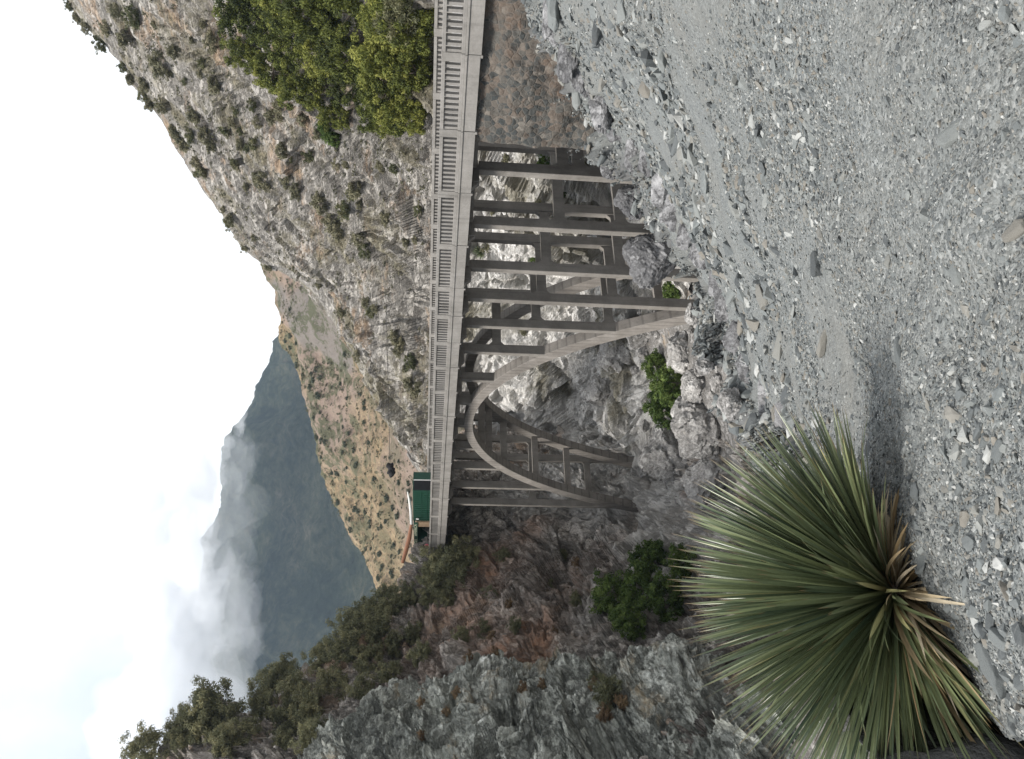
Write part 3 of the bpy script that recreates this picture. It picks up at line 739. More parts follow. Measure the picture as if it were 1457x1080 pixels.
def trunk_mb(h, r, rx, rz, rng, nl=7, base=.25):
    mb = MB(); lean = Vector((rng.uniform(-.15, .15), rng.uniform(-.15, .15), 0))*h
    mb.tube([(0, 0, -.4), tuple(lean*.3+Vector((0, 0, h*.35))), tuple(lean+Vector((0, 0, h*.8)))], [r, r*.75, r*.45], 7)
    for k in range(nl):
        an = 2*PI*k/nl+rng.uniform(-.4, .4); z0 = h*rng.uniform(.15, .7)
        e = Vector((math.cos(an)*rx*.75, math.sin(an)*rx*.75, rz*(1-base)+rz*rng.uniform(-.2, .7)))
        m_ = Vector((e.x*.45, e.y*.45, z0+(e.z-z0)*.4)); mb.tube([(lean.x*.3, lean.y*.3, z0), tuple(m_), tuple(e)], [r*.5, r*.3, r*.1], 5)
    return mb
def make_plant(name, seed, rx, rz, nclump, per, spread, size, mat, trunk=True, bark='bark', base=.25, hollow=.55, elong=1.6, nl=7):
    t = empty(name); rng = random.Random(seed)
    V, Q, tn = crown_np(seed, rx, rz, nclump, per, spread, size, base, hollow, elong)
    mesh_np('crown' if 'tree' in name else 'foliage', V, Q, M[mat], False, tn, t)
    if trunk: trunk_mb(rz*(1.1), .08*rx if 'tree' in name else .035*rx, rx, rz, rng, nl, base).build('trunk' if 'tree' in name else 'stems', M[bark], t)
    return t
used = set()
def put(tmpl, px, py, size, label, cat, group=None, which='RTLBGF', sink=.0, h=None, sq=1.0, loc_=None):
    if loc_ is None:
        g = h or hit(px, py, which)
        if g is None: return None
        p = g[0]
    else: p = loc_
    if tmpl.name in used: o = copy_tree(tmpl)
    else: o = tmpl; used.add(tmpl.name)
    d = (p-EYE).dot(fw); s = size*d/F
    o.location = p-Vector((0, 0, sink*s)); o.scale = (s, s, s*sq); o.rotation_euler = (0, 0, random.uniform(0, 6.28))
    tag(o, label, cat, group); return o
# templates have crown radius 1 (so size = radius in photo pixels)
oaks = [make_plant('oak_tree', 100+i, 1, .95, 120, 90, .2, .07, 'leaf_oak') for i in range(3)]
shr = [make_plant('shrub', 120+i, 1, .7, 60, 34, .26, .13, 'leaf_shrub', True, 'twig', .35) for i in range(4)]
darks = [make_plant('shrub', 140+i, 1, .75, 60, 34, .26, .13, 'leaf_dark', True, 'twig', .35) for i in range(2)]
lefts = [make_plant('shrub', 160+i, 1, .95, 110, 64, .24, .058, 'leaf_left', True, 'twig', .3, .35, 2.6, 12) for i in range(4)]
brights = [make_plant('shrub', 180+i, 1, .8, 120, 50, .2, .085, 'leaf_bright', True, 'twig', .3) for i in range(3)]
fars = [make_plant('shrub', 200+i, 1, .7, 26, 12, .34, .34, 'leaf_far', False, base=.4) for i in range(3)]
# green trees on the right
lab_t = ['broad sunlit oak at the top edge of the bridge railing', 'tall yellow-green oak rising behind the near railing', 'dense dark green oak close above the railing']
tl = [(360, 20, 34), (350, 70, 30), (400, 10, 40), (410, 60, 38), (395, 105, 28), (450, 25, 42), (460, 80, 40), (440, 130, 30), (500, 20, 44), (510, 75, 42), (500, 125, 34), (480, 165, 26), (550, 25, 44), (560, 80, 44), (545, 135, 36), (585, 165, 30), (590, 40, 36), (590, 105, 34), (560, 170, 26)]
for i, (px, py, s) in enumerate(tl):
    put(random.choice(oaks), px+s*.7, py, s*random.uniform(.75, 1.1), 'green oak crowding the slope just above the near end of the bridge', 'tree', 'oaks on the slope above the near railing', 'R', sq=random.uniform(1.0, 1.5))
put(random.choice(lefts), 596, 22, 38, 'pale grey-green willowy shrub against the railing at the near end of the bridge', 'shrub', None, 'R')
for px, py, s in ((470, 190, 16), (462, 180, 12), (478, 200, 12)):
    put(random.choice(brights), px+s*.5, py, s, 'bright green bush on bare rock left of the oaks', 'shrub', 'bright bushes left of the oaks', 'R')
# shrubs on the rocky mountainside
mtn = [(228, 95, 20), (305, 118, 16), (245, 70, 12), (190, 25, 16), (175, 55, 14), (205, 120, 12), (300, 60, 14), (275, 165, 15), (290, 190, 13), (300, 205, 12), (375, 260, 16), (365, 255, 11), (405, 250, 15), (420, 275, 12), (455, 290, 17), (470, 315, 16), (480, 330, 15), (490, 300, 14), (505, 265, 18), (510, 335, 14), (520, 355, 13), (385, 165, 12), (360, 150, 10), (360, 205, 10), (400, 215, 14), (440, 220, 12), (520, 430, 9), (533, 440, 8), (527, 445, 9), (560, 480, 11), (570, 490, 10), (580, 545, 12), (590, 555, 11), (585, 515, 12), (565, 500, 10), (420, 440, 7), (150, 40, 12), (165, 15, 10), (230, 150, 12), (250, 190, 10), (335, 235, 10), (330, 175, 9), (430, 165, 12), (452, 190, 10), (540, 235, 10), (560, 240, 9), (595, 300, 9), (548, 310, 12)]
for px, py, s in mtn:
    put(random.choice(shr+darks), px+s*.5, py, s, 'grey-green shrub rooted in the pale rocky mountainside', 'shrub', 'shrubs on the rocky mountainside', 'R')
rng = random.Random(5); k = 0
while k < 60:
    px, py = rng.uniform(110, 600), rng.uniform(0, 640)
    h = hit(px, py, 'RT')
    if h is None: continue
    hr = hit(px, py, 'R')
    if hr is None or hr[3] > h[3]+.5 or vnoise(np.array([h[0][0]*.05, h[0][1]*.05, h[0][2]*.05]), 4) < -.1: continue
    put(random.choice(shr+darks), px, py, rng.uniform(5, 10), 'grey-green shrub rooted in the pale rocky mountainside', 'shrub', 'shrubs on the rocky mountainside', 'R'); k += 1
for px, py in [(102, 8), (112, 25), (128, 38), (150, 62), (175, 95), (190, 112), (208, 135), (218, 148), (250, 186), (258, 196), (268, 205), (286, 232), (292, 240), (330, 318), (352, 352), (368, 380)]:
    for dx in (0, 4, 8, 12, 18):
        h = hit(px+dx, py, 'R')
        if h: put(random.choice(darks+shr), px, py, random.uniform(7, 13), 'dark shrub silhouetted on the skyline of the rocky mountain', 'shrub', 'shrubs along the right skyline', h=h); break
# under-bridge vegetation on the sunlit slope
for px, py, s in ((775, 232, 13), (800, 275, 10), (720, 225, 8), (700, 300, 7), (765, 290, 8), (830, 235, 10), (690, 350, 11), (760, 370, 8), (745, 470, 9), (780, 415, 9)):
    put(random.choice(shr+brights), px+s*.5, py, s, 'small shrub on the sunlit slope seen between the bridge columns', 'shrub', 'shrubs seen between the columns', 'R')
# chaparral dots on the tan hill
k = 0
while k < 85:
    px, py = rng.uniform(400, 620), rng.uniform(400, 860)
    h = hit(px, py, 'RTL')
    ht = hit(px, py, 'T')
    if h is None or ht is None or ht[3] > h[3]+1: continue
    if 425 < px < 490 and 415 < py < 510: continue
    if rng.random() > .45+.4*(py > 620): continue
    put(random.choice(fars), px, py, rng.uniform(2.6, 4.8), 'small dark chaparral shrub dotted on the tan hill', 'shrub', 'shrubs dotted over the tan hill', 'T', h=ht); k += 1
# countless small scrub on both slopes: one object
SV, SQ, ST, so_n = [], [], [], 0; rn = np.random.default_rng(77); k = 0
while k < 6500:
    onT = k % 3 == 0
    px, py = (rn.uniform(400, 620), rn.uniform(395, 870)) if onT else (rn.uniform(100, 610), rn.uniform(-20, 640))
    h = hit(px, py, 'RTL'); hk = hit(px, py, 'T' if onT else 'R'); k += 1
    if h is None or hk is None or hk[3] > h[3]+1: continue
    if onT and 425 < px < 492 and 412 < py < 512 and rn.random() < .93: continue
    if not onT and float(vnoise(np.array(h[0][:])*.04, 44)) < rn.uniform(-.5, .35): continue
    p = np.array(hk[0][:]); d = (Vector(p)-EYE).dot(fw); r = (rn.uniform(1.3, 3.6) if onT else rn.uniform(1.2, 4.2))*d/F
    c = rn.normal(size=(5, 3))*np.array((.6, .6, .35)); c[:, 2] = np.abs(c[:, 2])
    V, Q, tn = leaves_np(c*r+p, 10, .45*r, .38*r, rn, np.clip(rn.normal(.45, .2)+rn.normal(size=5)*.1, 0, 1))
    SV.append(V); SQ.append(Q+so_n); ST.append(tn); so_n += len(V)
M['scrub'] = leaf_mat('scrub_leaves', (.06, .066, .042), (.115, .115, .07), (.21, .195, .125), .2)
tag(mesh_np('scrub_cover', np.concatenate(SV), np.concatenate(SQ), M['scrub'], False, np.concatenate(ST)), 'low dry scrub scattered over the slopes', kind='stuff')
# treeline and brush of the left cliff
ll = [(215, 1062, 26), (235, 1035, 24), (262, 1050, 22), (300, 1000, 34), (322, 985, 26), (290, 1030, 28), (330, 1020, 26), (350, 1050, 28), (318, 1062, 24), (372, 1000, 26), (402, 942, 26), (412, 958, 20), (395, 975, 24), (425, 985, 26), (440, 1010, 30), (410, 1030, 26), (470, 905, 26), (490, 890, 24), (505, 868, 20), (465, 935, 24), (500, 920, 22), (540, 890, 24), (560, 868, 24), (555, 850, 18), (580, 850, 20), (530, 940, 22), (480, 975, 24), (520, 985, 22), (560, 920, 18), (590, 900, 16), (600, 930, 18), (560, 960, 18), (630, 800, 24), (650, 812, 26), (625, 830, 20), (615, 815, 16), (668, 792, 22), (640, 850, 18), (610, 850, 14), (700, 850, 14), (690, 895, 12), (660, 905, 12), (780, 835, 12), (820, 850, 10), (735, 890, 10), (400, 1062, 24), (440, 1052, 20), (360, 960, 18), (455, 1040, 18), (868, 985, 22), (850, 970, 12), (645, 770, 12), (720, 790, 10), (800, 790, 10)]
for px, py, s in ll:
    sky = (px, py) in ((300, 1000), (402, 942), (490, 890), (560, 868), (215, 1062))
    which = 'L' if py < 1060 or px < 450 else 'LB'
    if px > 840: which = 'LB'
    h = hit(px+s*.6, py, which)
    if h is None: h = hit(px+s*1.6, py, which)
    if h is None: continue
    put(random.choice(lefts), px, py, s*1.1, 'olive grey chaparral bush covering the top of the shaded left cliff', 'shrub', 'brush over the left cliff', h=h, sq=random.uniform(.85, 1.25))
M['leaf_dry'] = leaf_mat('dry_leaves', (.09, .06, .035), (.20, .135, .08), (.33, .25, .15), .2)
dry_t = [make_plant('dry_tuft', 220+i, 1, .8, 50, 40, .25, .075, 'leaf_dry', True, 'twig', .35, .3, 3.5) for i in range(2)]
for px, py, s in ((745, 978, 11), (772, 972, 9), (862, 1015, 16), (885, 1000, 14), (650, 985, 9), (636, 1010, 10), (600, 1000, 9), (845, 975, 10), (700, 905, 9), (725, 860, 9), (705, 930, 11), (668, 935, 10), (790, 900, 9), (820, 800, 9), (600, 1045, 8)):
    put(random.choice(dry_t), px+s*.5, py, s, 'rust brown dry tuft of brush on a ledge of the left cliff', 'dry brush', 'dry tufts on the left cliff', 'LB')
# bright green bushes in the gorge
for px, py, s, lb in ((955, 545, 34, 'bright green bush on the gorge floor beneath the arch, the larger'), (945, 575, 34, 'darker green bush on the gorge floor in the shade of the arch'), (932, 520, 22, 'small bright green bush beside the pale boulders under the arch'),
                      (955, 415, 18, 'small green bush behind the feet of the two right arch columns'), (1003, 470, 12, 'small green bush by the foot of the near arch rib'), (1005, 455, 10, 'low dark green bush by the right arch springing')):
    h = hit(px+s*.6, py, 'GRL')
    put(random.choice(brights), px, py, s, lb, 'shrub', h=h)
for px, py, s, lb in ((880, 850, 24, 'bright green bush clinging to the left cliff, leftmost of the patch above the yucca'), (905, 880, 22, 'drooping bright green bush hanging on the left cliff above the yucca'), (935, 800, 24, 'bright green bush on grey rock right above the yucca leaves'), (960, 850, 26, 'dark green bush half hidden behind the yucca tips'), (920, 835, 24, 'bright green bush in the middle of the patch on the left cliff'), (975, 800, 18, 'green bush low on the grey rock beside the yucca tips')):
    put(random.choice(brights), px+10, py, s*1.35, lb, 'shrub', None, 'L', sq=1.15)

# ------------------------------------------------------------------ yuccas
def blade(V, Q, TN, AL, base, dirv, L, w, droop, tone, rng, nseg=7, fold=.35, twist=0):
    d = Vector(dirv).normalized(); side = d.cross(Vector((0, 0, 1)))
    if side.length < .05: side = Vector((1, 0, 0))
    side.normalize(); side = (side+d.cross(side)*rng.uniform(-.9, .9)+Vector((0, 0, twist))).normalized(); nn = side.cross(d).normalized()
    b0 = len(V)
    for i in range(nseg+1):
        t = i/nseg
        p = base+d*(L*t)+Vector((0, 0, -droop*L*t*t))
        ww = w*(min(1, .75+t*1.2) if t < .25 else (1.0-.35*(t-.25)) if t < .7 else .84*max(0, 1-(t-.7)/.3)**.75+.02)
        for sgn, nf in ((-1, fold), (0, 0), (1, fold)):
            V.append(tuple(p+side*(ww*.5*sgn)+nn*(ww*.5*nf))); TN.append(tone); AL.append(t)
        if i:
            q = b0+(i-1)*3
            Q += [(q, q+1, q+4, q+3), (q+1, q+2, q+5, q+4)]
def yucca(name, loc_, R, nleaf, w, seed, axis=(0, 0, 1), elmin=-.35, ndry=40, nseg=7, bank=False):
    rng = random.Random(seed); t = empty(name, loc_)
    ax = Vector(axis).normalized(); qr = Vector((0, 0, 1)).rotation_difference(ax)
    V, Q, TN, AL = [], [], [], []
    for i in range(nleaf):
        k = (i+.5)/nleaf; z = elmin+(1-elmin)*k*.995; ph = i*2.39996+rng.uniform(-.15, .15)
        z = min(.999, z+rng.uniform(-.04, .04)); rr = math.sqrt(max(0, 1-z*z))
        d = qr@Vector((rr*math.cos(ph), rr*math.sin(ph), z))
        L = R*rng.uniform(.86, 1.05)*(.95 if z > .2 else .9)
        if bank:                                   # the gravel bank has buried the uphill side of the rosette
            X, Y, D_ = project(Vector(loc_)+d*L)
            over = X-(1165+(Y-600)*.625)
            if over > 20:
                continue
            X0, Y0, D0 = project(Vector(loc_))
            if math.hypot(X-X0, Y-Y0) < .45*R*F/D0 and over > -60: continue
        blade(V, Q, TN, AL, d*(.05*R), d, L, w*rng.uniform(.8, 1.25), (rng.uniform(-.02, .04) if rng.random() < .9 else rng.uniform(.1, .35))+(.08 if z < .1 else 0), min(1, max(0, rng.gauss(.42, .2)+(.15 if z < .2 else 0))), rng, nseg)
    mesh_np('leaves', V, Q, M['yucca'], True, TN, t, {'along': AL})
    if ndry:
        V, Q, TN, AL = [], [], [], []
        for i in range(ndry):
            ph = rng.uniform(0, 6.28); z = rng.uniform(-.45, .12); rr = math.sqrt(1-z*z)
            d = qr@Vector((rr*math.cos(ph), rr*math.sin(ph), z))
            blade(V, Q, TN, AL, d*(.1*R), d, R*rng.uniform(.4, .95)*(.55 if bank and project(Vector(loc_)+d*R)[0]-(1165+(project(Vector(loc_)+d*R)[1]-600)*.625) > 20 else 1), w*rng.uniform(.6, 1.15), rng.uniform(-.1, .35), rng.random(), rng, 6, .5, rng.uniform(-.5, .5))
        mesh_np('dry_leaves', V, Q, M['dry'], True, TN, t, {'along': AL})
    m_ = MB(); m_.tube([(0, 0, -.25*R), (0, 0, 0), (0, 0, .12*R)], [.07*R, .10*R, .05*R], 10); m_.build('trunk', M['bark'], t)
    return t
yp = U(1275, 842, 3.5)
y1 = yucca('yucca', yp, .94, 1750, .018, 4, (-.38, .50, 1), -.22, 340, 8, True)
tag(y1, 'huge spiky dark green yucca rosette with tan dry blades on the gravel edge', 'yucca')
h = hit(528, 912, 'L')
y2 = yucca('yucca', h[0]+Vector((0, 0, .6)), 1.6, 130, .09, 9, (-.1, -.2, 1), -.1, 20, 4); tag(y2, 'small blue-green yucca rosette on the brushy left cliff top', 'yucca')
h = hit(690, 358, 'R'); y3 = yucca('yucca', h[0]+Vector((0, 0, .5)), 1.3, 110, .12, 10, (-.3, -.4, 1), -.1, 0, 4); tag(y3, 'small blue-green yucca on the sunlit slope between the columns', 'yucca')

# ------------------------------------------------------------------ stones and boulders
def hull_stone(seed, n=18, sq=(1, .75, .55)):
    r = np.random.default_rng(seed); p = r.normal(size=(n, 3)); p /= np.linalg.norm(p, axis=1, keepdims=True)
    p = np.sign(p)*np.abs(p)**.75*np.array(sq)*(.8+.3*r.random((n, 1)))
    bm = bmesh.new()
    for v in p: bm.verts.new(v)
    g = bmesh.ops.convex_hull(bm, input=bm.verts)
    bmesh.ops.delete(bm, geom=[e for e in g['geom_interior'] if isinstance(e, bmesh.types.BMVert)], context='VERTS')
    bmesh.ops.triangulate(bm, faces=bm.faces)
    bm.verts.index_update(); V = np.array([v.co[:] for v in bm.verts]); T = np.array([[v.index for v in f.verts] for f in bm.faces]); bm.free()
    V /= np.abs(V[:, 0]).max(); return V, T
templ = [hull_stone(300+i, random.choice((10, 12, 14, 18)), (1, random.uniform(.5, .9), random.uniform(.3, .7))) for i in range(14)]
# sampling on the gravel bank by true area
P00 = FG_V[:-1, :-1]; e1 = FG_V[:-1, 1:]-P00; e2 = FG_V[1:, :-1]-P00
area = np.linalg.norm(np.cross(e1, e2), axis=-1); cen = P00+(e1+e2)/2
q = cen-np.array(EYE); dd = q@np.array(fw); ddc = np.maximum(dd, .3)
PX = 728.5+F*(q@np.array(dv))/ddc; PY = 540-F*(q@np.array(rv))/ddc
jj = np.linspace(0, len(FG_rows[0])-1, NC)[None, :-1]+0*dd
vis = (dd > .8) & (PX < 1560) & (PX > 700) & (PY > -120) & (PY < 1200) & (jj < 8.6)
FGN = grid_normals(FG_V); FGN = FGN*np.sign(FGN[..., 2:3])
clump = fbm(cen*.55, 4, 91)+.4*np.clip((jj-5.5)/3, 0, 1)
def sample(n, dmin, dmax, bias=0.0, rng=RNG):
    w = area*vis*(dd > dmin)*(dd < dmax)*np.clip(.6+bias*clump, .03, 4); w = w.ravel()/w.sum()
    i = rng.choice(w.size, n, p=w); a, b = np.unravel_index(i, area.shape)
    u, v = rng.random((n, 1)), rng.random((n, 1))
    return P00[a, b]+e1[a, b]*u+e2[a, b]*v, FGN[a, b]
def rand_rot(n, rng, nrm, tilt=.35):
    z = nrm+rng.normal(size=(n, 3))*tilt; z /= np.linalg.norm(z, axis=1, keepdims=True)
    x = np.cross(z, rng.normal(size=(n, 3))); x /= np.linalg.norm(x, axis=1, keepdims=True); y = np.cross(z, x)
    return np.stack([x, y, z], -1)
VV, QQ, TT, off = [], [], [], 0
for (n, dmin, dmax, s0, s1_, bias) in ((42000, 1.2, 4.6, .004, .010, .4), (17000, 1.2, 8, .008, .018, .8), (26000, 3, 14, .010, .026, .8), (3600, 1.2, 14, .016, .034, 1.5), (24000, 6, 45, .022, .085, .8), (9000, 9, 45, .04, .10, 1.0), (2800, 10, 45, .095, .24, 1.5), (420, 1.2, 6, .025, .045, 1.8)):
    P, Nn_ = sample(n, dmin, dmax, bias); R = rand_rot(n, RNG, Nn_); s = s0*(s1_/s0)**(RNG.random(n)**1.6)
    tid = RNG.integers(0, len(templ), n); tone = RNG.random(n)
    for k, (tv, tf) in enumerate(templ):
        mI = np.where(tid == k)[0]
        w = np.einsum('nij,vj->nvi', R[mI], tv)*s[mI, None, None]+P[mI, None, :]+Nn_[mI, None, :]*(s[mI, None, None]*.06)
        VV.append(w.reshape(-1, 3)); QQ.append((tf[None]+(np.arange(len(mI))*len(tv))[:, None, None]+off).reshape(-1, 3)); TT.append(np.repeat(tone[mI], len(tv))); off += len(mI)*len(tv)
gs = mesh_np('gravel_stones', np.concatenate(VV), np.concatenate(QQ), M['stone'], False, np.concatenate(TT)); tag(gs, 'loose grey gravel and chippings strewn over the bank', kind='stuff')
# the larger stones, one object each
big_t = []
for i in range(12):
    V, Tn = hull_stone(400+i, 26, (1, random.uniform(.5, .85), random.uniform(.35, .6)))
    o = mesh_np('stone', V, Tn, M['stone'], False, np.full(len(V), random.random()), link=False)
    me = o.data; bm = bmesh.new(); bm.from_mesh(me)
    bmesh.ops.dissolve_limit(bm, angle_limit=.16, verts=bm.verts, edges=bm.edges)
    bmesh.ops.bevel(bm, geom=list(bm.edges), offset=.035, segments=1, affect='EDGES'); bmesh.ops.triangulate(bm, faces=bm.faces)
    bmesh.ops.subdivide_edges(bm, edges=list(bm.edges), cuts=2, use_grid_fill=True)
    for v in bm.verts:
        n_ = float(vnoise(np.array([v.co.x*4+i*7, v.co.y*4, v.co.z*4]), 3)); v.co *= 1+.045*n_
    bm.to_mesh(me); bm.free(); bpy.data.objects.remove(o); big_t.append(me)
def stone(p, s, label, group=None, sq=(1, 1, 1), rz=None, tilt=(0, 0), sink=.15, k=None, name='stone', cat='stone'):
    o = bpy.data.objects.new(name, big_t[k if k is not None else random.randrange(12)]); COL.objects.link(o)
    o.location = p+Vector((0, 0, s*sq[2]*(.35-sink))); o.scale = (s*sq[0], s*sq[1], s*sq[2])
    o.rotation_euler = (tilt[0], tilt[1], random.uniform(0, 6.28) if rz is None else rz)
    return tag(o, label, cat, group)
named = [(1276, 506, 30, 'large flat pale green-grey stone lying in the middle of the gravel', (1, .6, .45)), (1357, 388, 22, 'rounded grey stone half sunk in the gravel', (1, .8, .5)),
 (1160, 376, 21, 'blue-grey angular stone with a dark shadow below it', (1, .7, .7)), (1105, 492, 30, 'long grey slab tilted at the left edge of the gravel', (1, .45, .5)), (1170, 488, 24, 'pale weathered stone beside a dark hollow', (1, .6, .7)),
 (1160, 216, 13, 'dark stone in the middle of the sandy gravel', (1, .7, .7)), (955, 205, 22, 'pale two-tone rock on the far gravel edge', (1, .6, .7)), (884, 15, 24, 'light tan block of rock at the roadside by the bridge end', (1, .7, .8)), (881, 43, 18, 'white rock lying in front of the tan block', (1, .6, .7)),
 (850, 45, 20, 'dark grey-green rock by the masonry wall', (1, .7, .8)), (940, 82, 24, 'brown-grey boulder on the upper gravel slope', (1, .6, .6)), (787, 14, 32, 'big dark grey boulder against the foot of the masonry wall', (1, .8, .8)), (1308, 797, 27, 'flat blue-grey slab beside the yucca', (1, .55, .25)),
 (1192, 735, 32, 'long grey rock leaning on the right side of the yucca', (1, .5, .6)), (1215, 775, 18, 'small tan rock at the yucca base', (1, .7, .6)), (1250, 775, 20, 'blue-grey stone between the yucca and the gravel', (1, .7, .5)), (1405, 950, 45, 'mossy tan rock under the lower yucca blades', (1, .5, .5)),
 (1235, 640, 16, 'flat grey chip of stone by the right yucca blades', (1, .8, .5)), (1400, 775, 14, 'grey chip stone in the lower gravel', (1, .7, .5)), (1408, 885, 16, 'bright white stone near the lower yucca blades', (1, .7, .6)), (1262, 372, 13, 'small dark wedge-shaped stone in the gravel', (1, .6, .6)),
 (1220, 660, 9, 'small white quartz stone beside the yucca tips', (1, .8, .8)), (1300, 700, 16, 'grey block of stone in the coarse gravel', (1, .7, .6)), (1420, 640, 20, 'pale angular stone at the coarse lower edge of the gravel', (1, .7, .6))]
for px, py, s, lb, sq in named:
    h = hit(px+s*.2, py, 'F')
    if h is None: continue
    d = (h[0]-EYE).dot(fw); stone(h[0], s*d/F, lb, None, sq, rz=random.uniform(-.5, .9))
P, Nn_ = sample(150, 2, 10, 1.2); P2, N2 = sample(110, 10, 42, 1.5)
for i, p in enumerate(np.concatenate([P, P2])):
    d = (Vector(p)-EYE).dot(fw)
    s = random.uniform(.028, .064)*(1 if i < 150 else 1)*max(1, d/9)**.75 if i < 150 else random.uniform(.12, .45)
    lb = 'loose grey angular stone among the near gravel' if i < 150 else 'loose grey rock on the far gravel slope towards the bridge'
    stone(Vector(p), s, lb, 'loose stones in the near gravel' if i < 150 else 'loose rocks on the far gravel slope', (1, random.uniform(.6, .95), random.uniform(.4, .8)), tilt=(random.uniform(-.3, .3), random.uniform(-.3, .3)))
ER = random.Random(21); k = 0
while k < 150:
    i, j = ER.randrange(130, NR-190), ER.randrange(int(NC*.66), int(NC*.86))
    p = Vector(FG_V[i, j]); X, Y, D = project(p)
    if not (-30 < Y < 660 and D > 6): continue
    s = ER.uniform(.12, .42)*min(1, .35+D/40)*(1.5 if Y < 200 else 1)
    stone(p, s, 'angular grey rock breaking out of the outer edge of the gravel bank', 'rocks along the outer edge of the gravel bank', (1, ER.uniform(.6, .95), ER.uniform(.5, .9)), tilt=(ER.uniform(-.5, .5), ER.uniform(-.5, .5)), name='rock', cat='rock'); k += 1
# boulders of the gorge
M['ledge'] = rock_mat('ledge_rock', (.34, .34, .345), (.20, .20, .205), (.07, .07, .075), (.20, .17, .14), 1.3, .62, (1, .5, 1.2), (.3, .2, .7), bdist=.15)
def boulder_mesh(seed):
    bm = bmesh.new(); bmesh.ops.create_icosphere(bm, subdivisions=5, radius=1)
    V = np.array([v.co[:] for v in bm.verts]); r = np.random.default_rng(seed)
    rad = np.ones(len(V))
    for k in range(13):
        n = r.normal(size=3); n /= np.linalg.norm(n); c = r.uniform(.62, .95); pr = V@n
        rad = np.minimum(rad, np.where(pr > 1e-3, c/np.maximum(pr, 1e-3), 9))
    V = V*rad[:, None]; V *= (1+.07*fbm(V*2.2+seed, 4, seed)+.02*fbm(V*9, 3, seed+1))[:, None]
    V *= (1+.20*facets(V*1.2+seed, seed)[0]+.07*facets(V*3.1+seed, seed+3)[0])[:, None]
    for v, c in zip(bm.verts, V): v.co = c
    me = bpy.data.meshes.new('boulder'); bm.to_mesh(me); bm.free(); me.materials.append(M['boulder'])
    return me
bmesh_t = [boulder_mesh(500+i) for i in range(7)]
ledge_t = []
for i in range(4):
    me = boulder_mesh(520+i); me.name = 'ledge_rock'; me.materials.clear(); me.materials.append(M['ledge']); ledge_t.append(me)
def boulder(px, py, s, label, group=None, sq=(1, .9, .8), which='GRLF', loc_=None):
    h = hit(px, py, which) if loc_ is None else (loc_,)
    if h is None: return
    d = (h[0]-EYE).dot(fw); r = s*d/F
    o = bpy.data.objects.new('boulder', random.choice(bmesh_t)); COL.objects.link(o); o.location = h[0]+Vector((0, 0, .25*r))
    o.scale = [r*x for x in sq]; o.rotation_euler = (random.uniform(-.3, .3), random.uniform(-.3, .3), random.uniform(0, 6.28)); tag(o, label, 'boulder', group)
dark_t = [boulder_mesh(540+i) for i in range(3)]
for me in dark_t: me.materials.clear(); me.materials.append(M['ledge'])
light_t = bmesh_t; bmesh_t = dark_t
boulder(0, 0, 40, 'big mid grey boulder perched in front of the right bridge columns', loc_=U(932, 372, 50), sq=(1, .9, .95))
boulder(0, 0, 26, 'dark brown boulder wedged at the foot of the second column', loc_=U(905, 290, 47), sq=(1, .8, 1))
boulder(0, 0, 20, 'brown-grey rock at the foot of the first column beside the masonry wall', loc_=U(875, 235, 44))
bmesh_t = light_t
boulder(985, 443, 18, 'grey boulder at the right springing of the near arch rib', loc_=U(992, 447, 58))
lr = random.Random(31)
for i, (px, py, s) in enumerate(((768, 25, 34), (790, 70, 36), (812, 105, 40), (836, 140, 36), (858, 172, 36), (884, 205, 30), (905, 235, 30), (925, 268, 28), (944, 298, 30), (962, 325, 26), (982, 362, 30), (1002, 395, 28), (1018, 430, 34), (1036, 475, 36), (1052, 520, 38), (1075, 560, 36), (1100, 592, 34))):
    h = hit(px+14, py, 'F')
    if h is None: continue
    d = (h[0]-EYE).dot(fw); r = s*d/F
    o = bpy.data.objects.new('ledge_rock', ledge_t[i % 4]); COL.objects.link(o); o.location = h[0]-Vector((0, 0, .22*r))
    o.scale = (r*1.25, r*.7, r*lr.uniform(.5, .75)); o.rotation_euler = (lr.uniform(-.25, .25), lr.uniform(-.1, .35), math.radians(128)+lr.uniform(-.35, .35))
    tag(o, 'long grey bedrock slab jutting from the lip of the gravel bank', 'rock', 'bedrock slabs along the lip of the gravel bank')
for px, py, s, lb in ((965, 505, 30, 'rounded grey boulder beside the bright bush under the arch'), (985, 550, 28, 'long tan-grey boulder on the stream bed'), (1000, 520, 16, 'small grey boulder on the stream bed nearest the arch rib'), (985, 610, 52, 'massive grey boulder on the left side of the stream'), (940, 640, 46, 'massive pale boulder at the foot of the far arch rib'), (1035, 575, 22, 'blue-grey boulder beside the stream'), (1020, 545, 14, 'small blue boulder in the stream bed'), (1000, 680, 40, 'reddish grey boulder beside the left arch feet'), (870, 500, 34, 'white sunlit boulder behind the arch'), (905, 470, 28, 'bright white sunlit boulder behind the near arch rib'), (850, 560, 30, 'big pale boulder at the shadow edge behind the arch')):
    boulder(px+s*.4, py, s, lb)
rng = random.Random(8)
for k in range(55):
    px, py = rng.uniform(900, 1090), rng.uniform(440, 680)
    boulder(px, py, rng.uniform(4, 13), 'grey boulder strewn over the gorge floor', 'boulders on the gorge floor', which='GRL')

